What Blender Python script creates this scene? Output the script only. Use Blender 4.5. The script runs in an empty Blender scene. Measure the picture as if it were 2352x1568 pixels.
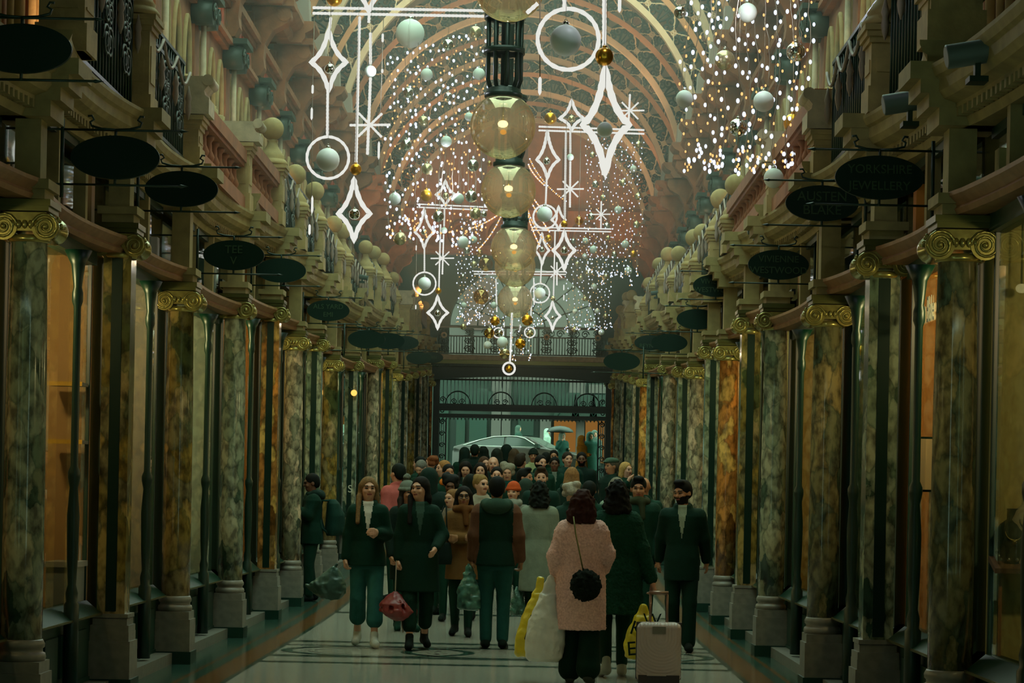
import bpy, bmesh, math, random
import numpy as np
from mathutils import Vector, Matrix
random.seed(7); RNG = np.random.default_rng(7)
PI = math.pi
SC = bpy.context.scene
COL = SC.collection
# ------------------------------------------------------------------ survey helpers
F, VX, VY, ROLL, EYE = 5000.0, 1215.0, 1140.0, 0.02, 1.55
def P(px, py, Y):
    """world point seen at pixel (px, py), Y metres in front of the camera"""
    dx, dy = px - VX, py - VY
    c, s = math.cos(ROLL), math.sin(ROLL)
    u, v = dx * c + dy * s, -dx * s + dy * c
    return Vector((u * Y / F, Y, EYE - v * Y / F))
def fz(Y):
    """height of the arcade floor: level near the camera, then rising to the street"""
    w = 2.0; t = (Y - 30.0) / w
    return 0.046 * w * (math.log1p(math.exp(min(t, 40))) if t < 40 else t)
def lin(c):
    return tuple(((x / 255) / 12.92 if x <= 10 else ((x / 255 + 0.055) / 1.055) ** 2.4) for x in c) + (1.0,)
# ------------------------------------------------------------------ mesh builder
class MB:
    def __init__(s): s.v = []; s.f = []; s.m = []; s.sm = []; s.n = 0
    def add(s, verts, faces, mat=0, smooth=False, M=None):
        verts = np.asarray(verts, float).reshape(-1, 3)
        if M is not None:
            A = np.array(M); verts = verts @ A[:3, :3].T + A[:3, 3]
        s.v.append(verts); o = s.n; s.n += len(verts)
        for q in faces:
            s.f.append([o + i for i in q]); s.m.append(mat); s.sm.append(smooth)
        return s
    def box(s, c, d, mat=0, M=None, rz=0.0, taper=1.0):
        x, y, z = d[0] / 2, d[1] / 2, d[2] / 2; t = taper
        v = [(-x, -y, -z), (x, -y, -z), (x, y, -z), (-x, y, -z), (-x*t, -y*t, z), (x*t, -y*t, z), (x*t, y*t, z), (-x*t, y*t, z)]
        R = Matrix.Translation(c) @ Matrix.Rotation(rz, 4, 'Z')
        if M is not None: R = M @ R
        return s.add(v, [(0,3,2,1),(4,5,6,7),(0,1,5,4),(1,2,6,5),(2,3,7,6),(3,0,4,7)], mat, False, R)
    def b2(s, x0, x1, y0, y1, z0, z1, mat=0):
        return s.box(((x0+x1)/2, (y0+y1)/2, (z0+z1)/2), (abs(x1-x0), abs(y1-y0), abs(z1-z0)), mat)
    def lathe(s, prof, n=20, mat=0, M=None, smooth=True, axis='Z', sx=1.0, sy=1.0):
        """prof: [(r, z), ...] bottom to top"""
        v = []; f = []; k = len(prof)
        for r, z in prof:
            for i in range(n):
                a = 2 * PI * i / n
                p = (r * math.cos(a) * sx, r * math.sin(a) * sy, z)
                if axis == 'Y': p = (p[0], p[2], p[1])
                elif axis == 'X': p = (p[2], p[0], p[1])
                v.append(p)
        for j in range(k - 1):
            for i in range(n):
                a, b = j * n + i, j * n + (i + 1) % n
                f.append((a, b, b + n, a + n))
        s.add(v, f, mat, smooth, M)
        o = s.n - len(v)
        if prof[0][0] > 1e-5: s.f.append([o + i for i in range(n)][::-1]); s.m.append(mat); s.sm.append(False)
        if prof[-1][0] > 1e-5: s.f.append([o + (k-1)*n + i for i in range(n)]); s.m.append(mat); s.sm.append(False)
        return s
    def sphere(s, c, r, n=14, mat=0, sc=(1,1,1), M=None):
        pr = [(math.sin(PI * j / (n//2+1)) , -math.cos(PI * j / (n//2+1))) for j in range(n//2 + 2)]
        pr[0] = (1e-6, -1); pr[-1] = (1e-6, 1)
        T = Matrix.Translation(c) @ Matrix.Diagonal((r*sc[0], r*sc[1], r*sc[2], 1))
        if M is not None: T = M @ T
        return s.lathe(pr, n, mat, T)
    def tube(s, pts, r, n=8, mat=0, closed=False, M=None, smooth=True, caps=True):
        pts = [Vector(p) for p in pts]; k = len(pts)
        rr = r if isinstance(r, (list, tuple)) else [r] * k
        v = []; f = []
        up = None
        for i, p in enumerate(pts):
            a = pts[(i-1) % k] if (closed or i > 0) else p
            b = pts[(i+1) % k] if (closed or i < k-1) else p
            t = (b - a); t = t.normalized() if t.length > 1e-9 else Vector((0,0,1))
            if up is None:
                up = Vector((0,0,1)) if abs(t.z) < .9 else Vector((0,1,0))
            x = t.cross(up)
            if x.length < 1e-4: x = t.cross(Vector((1,0,0)))
            x.normalize(); y = x.cross(t).normalized(); up = y
            for j in range(n):
                a_ = 2*PI*j/n
                v.append(p + (x*math.cos(a_) + y*math.sin(a_)) * rr[i])
        for i in range(k if closed else k-1):
            for j in range(n):
                a, b = i*n+j, i*n+(j+1) % n
                c, d = ((i+1) % k)*n+(j+1) % n, ((i+1) % k)*n+j
                f.append((a, b, c, d))
        s.add([tuple(q) for q in v], f, mat, smooth, M)
        if caps and not closed:
            o = s.n - len(v)
            s.f.append([o+j for j in range(n)][::-1]); s.m.append(mat); s.sm.append(False)
            s.f.append([o+(k-1)*n+j for j in range(n)]); s.m.append(mat); s.sm.append(False)
        return s
    def prism(s, pts, d0, d1, mat=0, plane='XZ', M=None):
        """closed outline extruded; plane XZ: (x,z) outline along y; XY along z; YZ along x"""
        k = len(pts)
        def mk(p, d):
            return (p[0], d, p[1]) if plane == 'XZ' else ((p[0], p[1], d) if plane == 'XY' else (d, p[0], p[1]))
        v = [mk(p, d0) for p in pts] + [mk(p, d1) for p in pts]
        f = [tuple(range(k)), tuple(range(2*k-1, k-1, -1))] + [(i, i+k, (i+1) % k+k, (i+1) % k) for i in range(k)]
        return s.add(v, f, mat, False, M)
    def sweep(s, prof, path, mat=0, smooth=False, closed_prof=True):
        """prof: [(o, z)] outline; path: [((x,y,z), (nx,ny))] with the outward normal o runs along"""
        k = len(prof); v = []; f = []
        for (x, y, z), (nx, ny) in path:
            for o, h in prof: v.append((x + nx*o, y + ny*o, z + h))
        for i in range(len(path) - 1):
            for j in range(k if closed_prof else k-1):
                a, b = i*k+j, i*k+(j+1) % k
                f.append((a, b, b+k, a+k))
        if closed_prof:
            f.append(tuple(range(k))[::-1]); o = (len(path)-1)*k; f.append(tuple(range(o, o+k)))
        return s.add(v, f, mat, smooth)
    def mesh(s, name, mats):
        me = bpy.data.meshes.new(name)
        v = np.vstack(s.v) if s.v else np.zeros((0, 3))
        me.from_pydata(v.tolist(), [], s.f)
        for m in (mats if isinstance(mats, (list, tuple)) else [mats]): me.materials.append(m)
        me.polygons.foreach_set('material_index', s.m); me.polygons.foreach_set('use_smooth', s.sm)
        bm = bmesh.new(); bm.from_mesh(me); bmesh.ops.recalc_face_normals(bm, faces=bm.faces); bm.to_mesh(me); bm.free()
        return me
    def build(s, name, mats, parent=None, loc=None):
        o = bpy.data.objects.new(name, s.mesh(name, mats)); COL.objects.link(o)
        if parent: o.parent = parent
        if loc is not None: o.location = loc
        return o
def tag(o, label, cat, group=None):
    o['label'] = label; o['category'] = cat
    if group: o['group'] = group
    return o
def empty(name, loc, label=None, cat=None, group=None, rz=0.0):
    o = bpy.data.objects.new(name, None); COL.objects.link(o); o.location = loc; o.rotation_euler = (0, 0, rz)
    o.empty_display_size = .1
    if label: tag(o, label, cat, group)
    return o
def struct(o): o['kind'] = 'structure'; return o
def copy_tree(o, parent=None):
    c = o.copy(); COL.objects.link(c)
    if parent: c.parent = parent
    for ch in [x for x in KIDS.get(o.name, [])]: KIDS.setdefault(c.name, []).append(copy_tree(ch, c))
    return c
KIDS = {}
def kid(parent, ch): KIDS.setdefault(parent.name, []).append(ch); return ch
# ------------------------------------------------------------------ materials
def nmat(name):
    m = bpy.data.materials.new(name); m.use_nodes = True
    nt = m.node_tree; return m, nt, nt.nodes['Principled BSDF'], nt.nodes, nt.links
def simple(name, c, rough=.6, metal=0.0, emit=None, es=1.0, spec=.5, noise=0.0, nscale=20.0, bump=0.0, bscale=60.0, sheen=0.0):
    m, nt, b, N, L = nmat(name)
    b.inputs['Base Color'].default_value = lin(c); b.inputs['Roughness'].default_value = rough
    b.inputs['Metallic'].default_value = metal; b.inputs['Specular IOR Level'].default_value = spec
    if sheen: b.inputs['Sheen Weight'].default_value = sheen
    if emit: b.inputs['Emission Color'].default_value = lin(emit); b.inputs['Emission Strength'].default_value = es
    if noise or bump:
        tc = N.new('ShaderNodeTexCoord')
    if noise:
        t = N.new('ShaderNodeTexNoise'); t.inputs['Scale'].default_value = nscale; t.inputs['Detail'].default_value = 5
        L.new(tc.outputs['Object'], t.inputs['Vector'])
        r = N.new('ShaderNodeValToRGB'); r.color_ramp.elements[0].position = .3; r.color_ramp.elements[1].position = .7
        a = lin(c); r.color_ramp.elements[0].color = tuple(x*(1-noise) for x in a[:3])+(1,); r.color_ramp.elements[1].color = tuple(min(1, x*(1+noise)) for x in a[:3])+(1,)
        L.new(t.outputs['Fac'], r.inputs['Fac']); L.new(r.outputs['Color'], b.inputs['Base Color'])
    if bump:
        t2 = N.new('ShaderNodeTexNoise'); t2.inputs['Scale'].default_value = bscale; t2.inputs['Detail'].default_value = 4
        L.new(tc.outputs['Object'], t2.inputs['Vector'])
        bp = N.new('ShaderNodeBump'); bp.inputs['Strength'].default_value = bump; bp.inputs['Distance'].default_value = .02
        L.new(t2.outputs['Fac'], bp.inputs['Height']); L.new(bp.outputs['Normal'], b.inputs['Normal'])
    return m
def emis(name, c, s):
    m = bpy.data.materials.new(name); m.use_nodes = True; nt = m.node_tree; nt.nodes.clear()
    e = nt.nodes.new('ShaderNodeEmission'); o = nt.nodes.new('ShaderNodeOutputMaterial')
    e.inputs['Color'].default_value = lin(c); e.inputs['Strength'].default_value = s
    nt.links.new(e.outputs[0], o.inputs[0]); return m
def glassy(name, tint, refl=.12, rough=.02, reflc=(255, 255, 255)):
    """thin glazing: see-through tint with a fresnel reflection"""
    m = bpy.data.materials.new(name); m.use_nodes = True; nt = m.node_tree; nt.nodes.clear(); N = nt.nodes; L = nt.links
    o = N.new('ShaderNodeOutputMaterial'); t = N.new('ShaderNodeBsdfTransparent'); g = N.new('ShaderNodeBsdfGlossy'); mx = N.new('ShaderNodeMixShader')
    t.inputs['Color'].default_value = lin(tint); g.inputs['Roughness'].default_value = rough; g.inputs['Color'].default_value = lin(reflc)
    lw = N.new('ShaderNodeLayerWeight'); lw.inputs['Blend'].default_value = .5
    mp = N.new('ShaderNodeMapRange'); mp.inputs['From Min'].default_value = .2; mp.inputs['From Max'].default_value = 1
    mp.inputs['To Min'].default_value = refl; mp.inputs['To Max'].default_value = .5
    L.new(lw.outputs['Facing'], mp.inputs['Value']); L.new(mp.outputs[0], mx.inputs[0])
    L.new(t.outputs[0], mx.inputs[1]); L.new(g.outputs[0], mx.inputs[2]); L.new(mx.outputs[0], o.inputs[0]); return m
def marble(name, cols, scale=7.0, seed=0.0, rough=.12):
    """breccia marble: voronoi clasts of several colours in a darker warped matrix"""
    m, nt, b, N, L = nmat(name)
    tc = N.new('ShaderNodeTexCoord'); mp = N.new('ShaderNodeMapping'); mp.inputs['Location'].default_value = (seed, seed*1.7, seed*.6)
    mp.inputs['Scale'].default_value = (1, 1, .55)
    L.new(tc.outputs['Object'], mp.inputs['Vector'])
    nz = N.new('ShaderNodeTexNoise'); nz.inputs['Scale'].default_value = 5; nz.inputs['Detail'].default_value = 5; L.new(mp.outputs[0], nz.inputs['Vector'])
    mixv = N.new('ShaderNodeMix'); mixv.data_type = 'VECTOR'; mixv.inputs[0].default_value = .24
    L.new(mp.outputs[0], mixv.inputs[4]); L.new(nz.outputs['Color'], mixv.inputs[5])
    v1 = N.new('ShaderNodeTexVoronoi'); v1.inputs['Scale'].default_value = scale; L.new(mixv.outputs[1], v1.inputs['Vector'])
    v2 = N.new('ShaderNodeTexVoronoi'); v2.feature = 'DISTANCE_TO_EDGE'; v2.inputs['Scale'].default_value = scale; L.new(mixv.outputs[1], v2.inputs['Vector'])
    sep = N.new('ShaderNodeSeparateColor'); L.new(v1.outputs['Color'], sep.inputs[0])
    r = N.new('ShaderNodeValToRGB'); el = r.color_ramp.elements
    el[0].color = lin(cols[0]); el[1].color = lin(cols[-1])
    for i, c in enumerate(cols[1:-1]):
        e = el.new((i+1)/(len(cols)-1)); e.color = lin(c)
    L.new(sep.outputs[0], r.inputs['Fac'])
    n2 = N.new('ShaderNodeTexNoise'); n2.inputs['Scale'].default_value = 16; n2.inputs['Detail'].default_value = 6; L.new(mp.outputs[0], n2.inputs['Vector'])
    r2 = N.new('ShaderNodeValToRGB'); r2.color_ramp.elements[0].position = .0; r2.color_ramp.elements[1].position = .09; r2.color_ramp.elements[0].color = (.45,.45,.45,1)
    L.new(v2.outputs['Distance'], r2.inputs['Fac'])
    mul = N.new('ShaderNodeMix'); mul.data_type = 'RGBA'; mul.inputs[6].default_value = lin(cols[0])
    L.new(r2.outputs['Color'], mul.inputs[0]); L.new(r.outputs['Color'], mul.inputs[7])
    mul2 = N.new('ShaderNodeMix'); mul2.data_type = 'RGBA'; mul2.blend_type = 'MULTIPLY'; mul2.inputs[0].default_value = .7
    L.new(mul.outputs[2], mul2.inputs[6]); r3 = N.new('ShaderNodeValToRGB'); r3.color_ramp.elements[0].position = .35; r3.color_ramp.elements[1].position = .6
    L.new(n2.outputs['Fac'], r3.inputs['Fac']); L.new(r3.outputs['Color'], mul2.inputs[7])
    L.new(mul2.outputs[2], b.inputs['Base Color']); b.inputs['Roughness'].default_value = rough
    return m
M_stone = simple('sandstone', (166, 142, 90), .75, noise=.22, nscale=6, bump=.15, bscale=40)
M_stone2 = simple('terracotta stone', (150, 94, 56), .75, noise=.25, nscale=5, bump=.15, bscale=40)
M_pale = simple('weathered pale stone', (190, 172, 140), .7, noise=.22, nscale=9, bump=.1)
M_plinth = simple('polished grey plinth stone', (128, 124, 112), .35, noise=.18, nscale=14)
M_dark = simple('dark green painted wood', (3, 50, 34), .45)
M_iron = simple('black green cast iron', (2, 42, 28), .4)
M_iron2 = simple('painted cast iron tracery', (44, 62, 50), .5)
M_black = simple('black board', (1, 34, 21), .5, spec=.25)
M_gold = simple('gilded capital', (160, 150, 84), .22, metal=.55, noise=.25, nscale=18)
M_goldd = simple('dull gilt', (96, 96, 50), .35, metal=.6)
M_glass = glassy('shop window glass', (215, 228, 220), .10)
def lampglass(name):
    m = bpy.data.materials.new(name); m.use_nodes = True; nt = m.node_tree; nt.nodes.clear(); N = nt.nodes; L = nt.links
    o = N.new('ShaderNodeOutputMaterial'); t = N.new('ShaderNodeBsdfTransparent'); g = N.new('ShaderNodeBsdfGlossy'); d = N.new('ShaderNodeBsdfTranslucent'); df = N.new('ShaderNodeBsdfDiffuse')
    t.inputs['Color'].default_value = lin((238, 236, 222)); g.inputs['Roughness'].default_value = .03; g.inputs['Color'].default_value = lin((255, 236, 196))
    d.inputs['Color'].default_value = lin((176, 166, 134)); df.inputs['Color'].default_value = lin((150, 148, 134))
    m0 = N.new('ShaderNodeMixShader'); m0.inputs[0].default_value = .93; L.new(d.outputs[0], m0.inputs[1]); L.new(df.outputs[0], m0.inputs[2])
    m1 = N.new('ShaderNodeMixShader'); m1.inputs[0].default_value = .34; L.new(t.outputs[0], m1.inputs[1]); L.new(m0.outputs[0], m1.inputs[2])
    lw = N.new('ShaderNodeLayerWeight'); mp = N.new('ShaderNodeMapRange'); mp.inputs['From Min'].default_value = .1; mp.inputs['To Min'].default_value = .10; mp.inputs['To Max'].default_value = .65
    L.new(lw.outputs['Facing'], mp.inputs['Value']); m2 = N.new('ShaderNodeMixShader'); L.new(mp.outputs[0], m2.inputs[0]); L.new(m1.outputs[0], m2.inputs[1]); L.new(g.outputs[0], m2.inputs[2])
    L.new(m2.outputs[0], o.inputs[0]); return m
M_globe = lampglass('smoked lamp glass')
M_rib = simple('cream painted rib', (228, 200, 162), .6, noise=.12, nscale=4)
M_rib2 = simple('salmon painted rib', (226, 164, 112), .6, noise=.12, nscale=4)
M_white = emis('white light rope', (255, 255, 246), .76)
M_wbulb = emis('white fairy bulb', (225, 235, 255), 1.3)
M_gbulb = emis('amber fairy bulb', (255, 196, 120), 1.2)
M_wire = simple('clear cable', (150, 135, 115), .5)
M_dwire = simple('dark cable', (30, 40, 34), .6)
M_bulb = emis('lamp filament bulb', (255, 226, 170), 3.0)
M_bsilver = simple('mirror silver bauble', (215, 215, 200), .08, metal=1.0)
M_bgold = simple('satin gold bauble', (222, 160, 48), .28, metal=.9)
M_bchamp = simple('champagne bauble', (212, 196, 150), .25, metal=.8)
M_bwhite = simple('frosted white bauble', (226, 232, 222), .45)
M_bclear = glassy('clear amber bauble', (225, 200, 150), .25, .05, (255, 220, 150))
M_letter = simple('gilt sign letters', (52, 78, 50), .4, metal=.2)
M_wletter = simple('white window letters', (205, 205, 190), .6)
# ------------------------------------------------------------------ camera + world
cam = bpy.data.cameras.new('camera'); co = bpy.data.objects.new('camera', cam); COL.objects.link(co)
cam.sensor_width = 36; cam.sensor_fit = 'HORIZONTAL'; cam.lens = F / 2352 * 36
cam.shift_x = (1176 - VX) / 2352; cam.shift_y = (VY - 784) / 2352
cam.clip_start = .1; cam.clip_end = 400
co.matrix_world = Matrix.Translation((0, 0, EYE)) @ Matrix.Rotation(PI/2, 4, 'X') @ Matrix.Rotation(ROLL, 4, 'Z')
SC.camera = co
w = bpy.data.worlds.new('dusk sky'); SC.world = w; w.use_nodes = True
bg = w.node_tree.nodes['Background']; bg.inputs['Color'].default_value = lin((188, 215, 200)); bg.inputs['Strength'].default_value = .9
vs = SC.view_settings; vs.view_transform = 'Standard'; vs.look = 'None'; vs.gamma = 1; vs.exposure = .1; vs.use_curve_mapping = False
cy = SC.cycles
cy.max_bounces = 6; cy.diffuse_bounces = 3; cy.glossy_bounces = 3; cy.transparent_max_bounces = 16; cy.transmission_bounces = 4
cy.sample_clamp_indirect = 4; cy.caustics_reflective = False; cy.caustics_refractive = False
cy.use_denoising = True; cy.use_adaptive_sampling = True; cy.adaptive_threshold = .02
def point(loc, e, c, r=.1, name='lamp'):
    l = bpy.data.lights.new(name, 'POINT'); l.energy = e; l.color = lin(c)[:3]; l.shadow_soft_size = r
    o = bpy.data.objects.new(name, l); COL.objects.link(o); o.location = loc; return o
def spot(loc, tgt, e, c, ang=70, r=.15, name='flood_and_fill_beam', blend=.6):
    l = bpy.data.lights.new(name, 'SPOT'); l.energy = e; l.color = lin(c)[:3]; l.shadow_soft_size = r; l.spot_size = math.radians(ang); l.spot_blend = blend
    o = bpy.data.objects.new(name, l); COL.objects.link(o); o.location = loc
    d = Vector(tgt) - Vector(loc); o.rotation_euler = d.to_track_quat('-Z', 'Y').to_euler(); return o
def area(loc, tgt, e, c, sx, sy, name='ceiling_panel_light'):
    l = bpy.data.lights.new(name, 'AREA'); l.energy = e; l.color = lin(c)[:3]; l.shape = 'RECTANGLE'; l.size = sx; l.size_y = sy
    o = bpy.data.objects.new(name, l); COL.objects.link(o); o.location = loc
    d = Vector(tgt) - Vector(loc); o.rotation_euler = d.to_track_quat('-Z', 'Y').to_euler(); return o
# ------------------------------------------------------------------ arcade survey
XL, XR, XC = -3.15, 2.45, -0.35           # column lines and the centre line
YEND = 69.0
SIDE = {'left': (XL, -1.0), 'right': (XR, 1.0)}   # x of the column line, outward sign
# (pixel x of shaft, pixel y of capital centre, kind)
SUP = {'left': [(58,513,'c'),(268,557,'p'),(410,685,'c'),(535,706,'c'),(619,716,'p'),(673,784,'c'),(720,788,'p'),(757,835,'c'),(805,836,'p'),(855,832,'c'),(888,835,'p'),(903,863,'c'),(925,863,'p'),(941,859,'c'),(958,855,'p'),(973,853,'c'),(983,878,'p')],
       'right': [(2192,555,'c'),(2020,600,'p'),(1897,718,'c'),(1778,731,'c'),(1719,742,'p'),(1671,806,'c'),(1634,805,'p'),(1600,852,'c'),(1570,850,'p'),(1535,846,'c'),(1496,843,'p'),(1480,876,'c'),(1462,871,'p'),(1447,867,'c'),(1434,863,'p'),(1420,860,'c'),(1411,884,'p')]}
def ycol(px, py, X):
    u = (px - VX) * math.cos(ROLL) + (py - VY) * math.sin(ROLL); return X * F / u
SUPS = {}
for sd, (X, sg) in SIDE.items():
    rows = []
    for px, cy_, k in SUP[sd]:
        Y = ycol(px, 1000, X); zc = P(px, cy_, Y).z + .14     # top of the capital
        rows.append([X, Y, zc, k])
    SUPS[sd] = rows
MARB = [marble('yellow green breccia marble', [(66,80,49),(165,135,60),(121,126,82),(206,168,91),(96,107,77),(176,151,102)], 6.5, 0),
        marble('grey green breccia marble', [(60,85,69),(126,143,115),(165,171,143),(91,115,93),(193,190,154),(115,126,96)], 9, 3),
        marble('grey gold breccia marble', [(55,74,57),(154,143,96),(104,124,102),(201,176,115),(82,102,82),(143,143,115)], 7.5, 6),
        marble('amber breccia marble', [(115,77,35),(234,151,69),(176,126,66),(235,187,99),(126,107,66),(206,143,71)], 8, 9),
        marble('mottled pale breccia marble', [(71,82,66),(206,193,157),(143,143,115),(234,206,168),(110,118,96),(184,171,138)], 11, 12)]
# which marble each shaft shows, near to far
MSEL = {'left': [1,0,0,1,3,4,1,0,1,4,0,1,4,0,4,1,3], 'right': [2,1,2,1,0,3,1,4,1,4,1,3,4,1,4,1,3]}
MDESC = ['yellow-green', 'grey-green', 'grey and gold', 'amber', 'pale mottled']
def capital(w, parent):
    """ionic capital: two scroll bolsters along the arcade, egg band and abacus; gilded"""
    m = MB(); r = .085
    for s in (-1, 1):
        x = s * (w*.5 + .005)
        m.lathe([(r,-w*.55),(r*.99,-w*.5),(r*.74,-w*.22),(r*.66,0),(r*.74,w*.22),(r*.99,w*.5),(r,w*.55)], 20, 0, Matrix.Translation((x,0,.12)), True, 'Y')
        for e in (-1, 1):                    # spiral on each face
            pts = []
            for i in range(34):
                a = i/33*5*PI; rr = r*(1 - i/33*.86)
                pts.append((x + s*rr*math.cos(a)*-1, e*(w*.55+.004), .12 + rr*math.sin(a)))
            m.tube(pts, [.010*(1-.45*i/33) for i in range(34)], 6, 0)
            m.sphere((x, e*(w*.55+.006), .12), .019, 8, 0)
        for b in range(5): m.sphere((x + s*r*.80, (b-2)*w*.18, .155 + .02*math.cos(b)), .013, 6, 0)
    m.box((0,0,.185), (w*1.05, w*1.08, .05), 0); m.box((0,0,.13), (w, w*1.02, .07), 0)
    for i in range(-2, 3):
        for e in (-1, 1): m.sphere((i*w*.15, e*w*.52, .135), .024, 8, 0, (.8,.8,1.2))
    m.lathe([(w*.52,.03),(w*.55,.045),(w*.55,.06),(w*.5,.075)], 20, 0)
    return kid(parent, m.build('capital', [M_gold], parent))
def abacus(w, parent):
    m = MB(); m.box((0,0,.0), (w*1.2, w*1.15, .035), 0); m.box((0,0,.035), (w*1.3, w*1.25, .04), 0)
    return m.build('abacus', [M_goldd], parent)
ORD = ['nearest', 'second nearest', 'third nearest', 'fourth nearest', 'fifth nearest', 'sixth nearest', 'seventh nearest', 'eighth nearest', 'ninth nearest', 'tenth nearest', 'eleventh nearest', 'twelfth nearest']
cnt = {}
for sd, rows in SUPS.items():
    sg = SIDE[sd][1]
    for i, (X, Y, zc, k) in enumerate(rows):
        z0 = fz(Y); H = zc - z0; w = .27
        n = cnt.get((sd, k), 0); cnt[(sd, k)] = n + 1
        mi = MSEL[sd][i]; mt = MARB[mi]
        nm = 'marble_column' if k == 'c' else 'marble_pilaster'
        lab = f"{MDESC[mi]} marble {'round column' if k=='c' else 'square pilaster'} with gilt scroll capital, {ORD[min(n,11)]} along the {sd} side"
        root = empty(nm, (X, Y, z0), lab, 'column', f'marble columns along the {sd} shopfronts')
        hb = .50
        m = MB(); m.box((0,0,.055), (.345,.345,.11), 1); m.box((0,0,.25), (.32,.32,.29), 0); m.box((0,0,.43), (.295,.295,.07), 0)
        m.build('plinth', [M_plinth, M_dark], root)
        m = MB()
        if k == 'c':
            m.lathe([(.148,.465),(.155,.49),(.148,.515),(.135,.52),(.133,.54),(.145,.55),(.147,.572),(.138,.59),(.132,.60)], 24, 0)
        else:
            m.box((0,0,.49), (.29,.29,.05), 0); m.box((0,0,.54), (.26,.26,.05), 0); m.box((0,0,.585), (.275,.275,.03), 0)
        m.build('base', [M_plinth], root)
        top = H - .27
        m = MB()
        if k == 'c': m.lathe([(.129,.60),(.128,1.2),(.124,top*.75),(.113,top),(.12,top+.01),(.12,top+.03)], 28, 0)
        else:
            m.b2(-.105,.105,-.105,.105,.60,top+.03,0)
        m.build('shaft', [mt], root)
        if k == 'p':
            m = MB()
            for e in (-1, 1): m.b2(-.04,.04,e*.106,e*.112,.62,top,0)
            m.build('inlay_strip', [M_black], root)
        c = capital(.25, root); c.location = (0,0,H-.295)
        a = abacus(.25, root); a.location = (0,0,H-.06)
# ------------------------------------------------------------------ floor
M_terr = simple('pale terrazzo', (160,156,142), .13, noise=.35, nscale=45, bump=.02)
M_terg = simple('green terrazzo', (46,76,64), .14, noise=.3, nscale=30)
M_terr2 = simple('rust terrazzo', (112,74,38), .15, noise=.3, nscale=30)
M_terd = simple('dark terrazzo line', (52,70,60), .15)
xs = [-6.5,-3.0,-2.84,-2.80,-2.69,-2.47,-2.42,1.86,1.91,2.13,2.24,2.28,2.44,6.2]
xm = [1,1,2,1,2,3,0,3,2,1,2,1,1]
lines = [(27.6,27.9),(22.5,22.75),(22.0,22.12),(20.5,20.75),(19.75,19.95),(35.0,35.3),(41,41.3)]
ys = sorted(set([2.0] + [y for l in lines for y in l] + [float(y) for y in range(24, 72)] + [12.0,17.0, 69.9]))
m = MB(); vv = [(x, y, fz(y)) for y in ys for x in xs]; nx = len(xs)
fs = []; fm = []
for j in range(len(ys)-1):
    ym = (ys[j]+ys[j+1])/2; dark = any(a < ym < b for a, b in lines)
    for i in range(nx-1):
        fs.append((j*nx+i, j*nx+i+1, (j+1)*nx+i+1, (j+1)*nx+i)); fm.append(3 if (dark and xm[i] == 0) else xm[i])
m.add(vv, fs); m.m = fm
struct(m.build('floor', [M_terr, M_terg, M_terr2, M_terd]))
m = MB()                                     # inlaid rings of the floor medallions
for cx, cyy in ((-1.45,21.35),(-.28,21.35),(.9,21.35)):
    for r0, r1 in ((.84,.95),(.62,.69)):
        v = []; f = []
        for i in range(48):
            a = 2*PI*i/48
            for r in (r0, r1): v.append((cx+r*math.cos(a), cyy+.72*r*math.sin(a), .004))
        for i in range(48): f.append((2*i, 2*i+1, (2*i+3) % 96, (2*i+2) % 96))
        m.add(v, f, 0 if r0 > .8 else 1)
struct(m.build('trim_1', [M_terg, M_terr]))
TN = [2]
def trim(m, mats):
    o = struct(m.build('trim_%d' % TN[0], mats)); TN[0] += 1; return o
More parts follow.
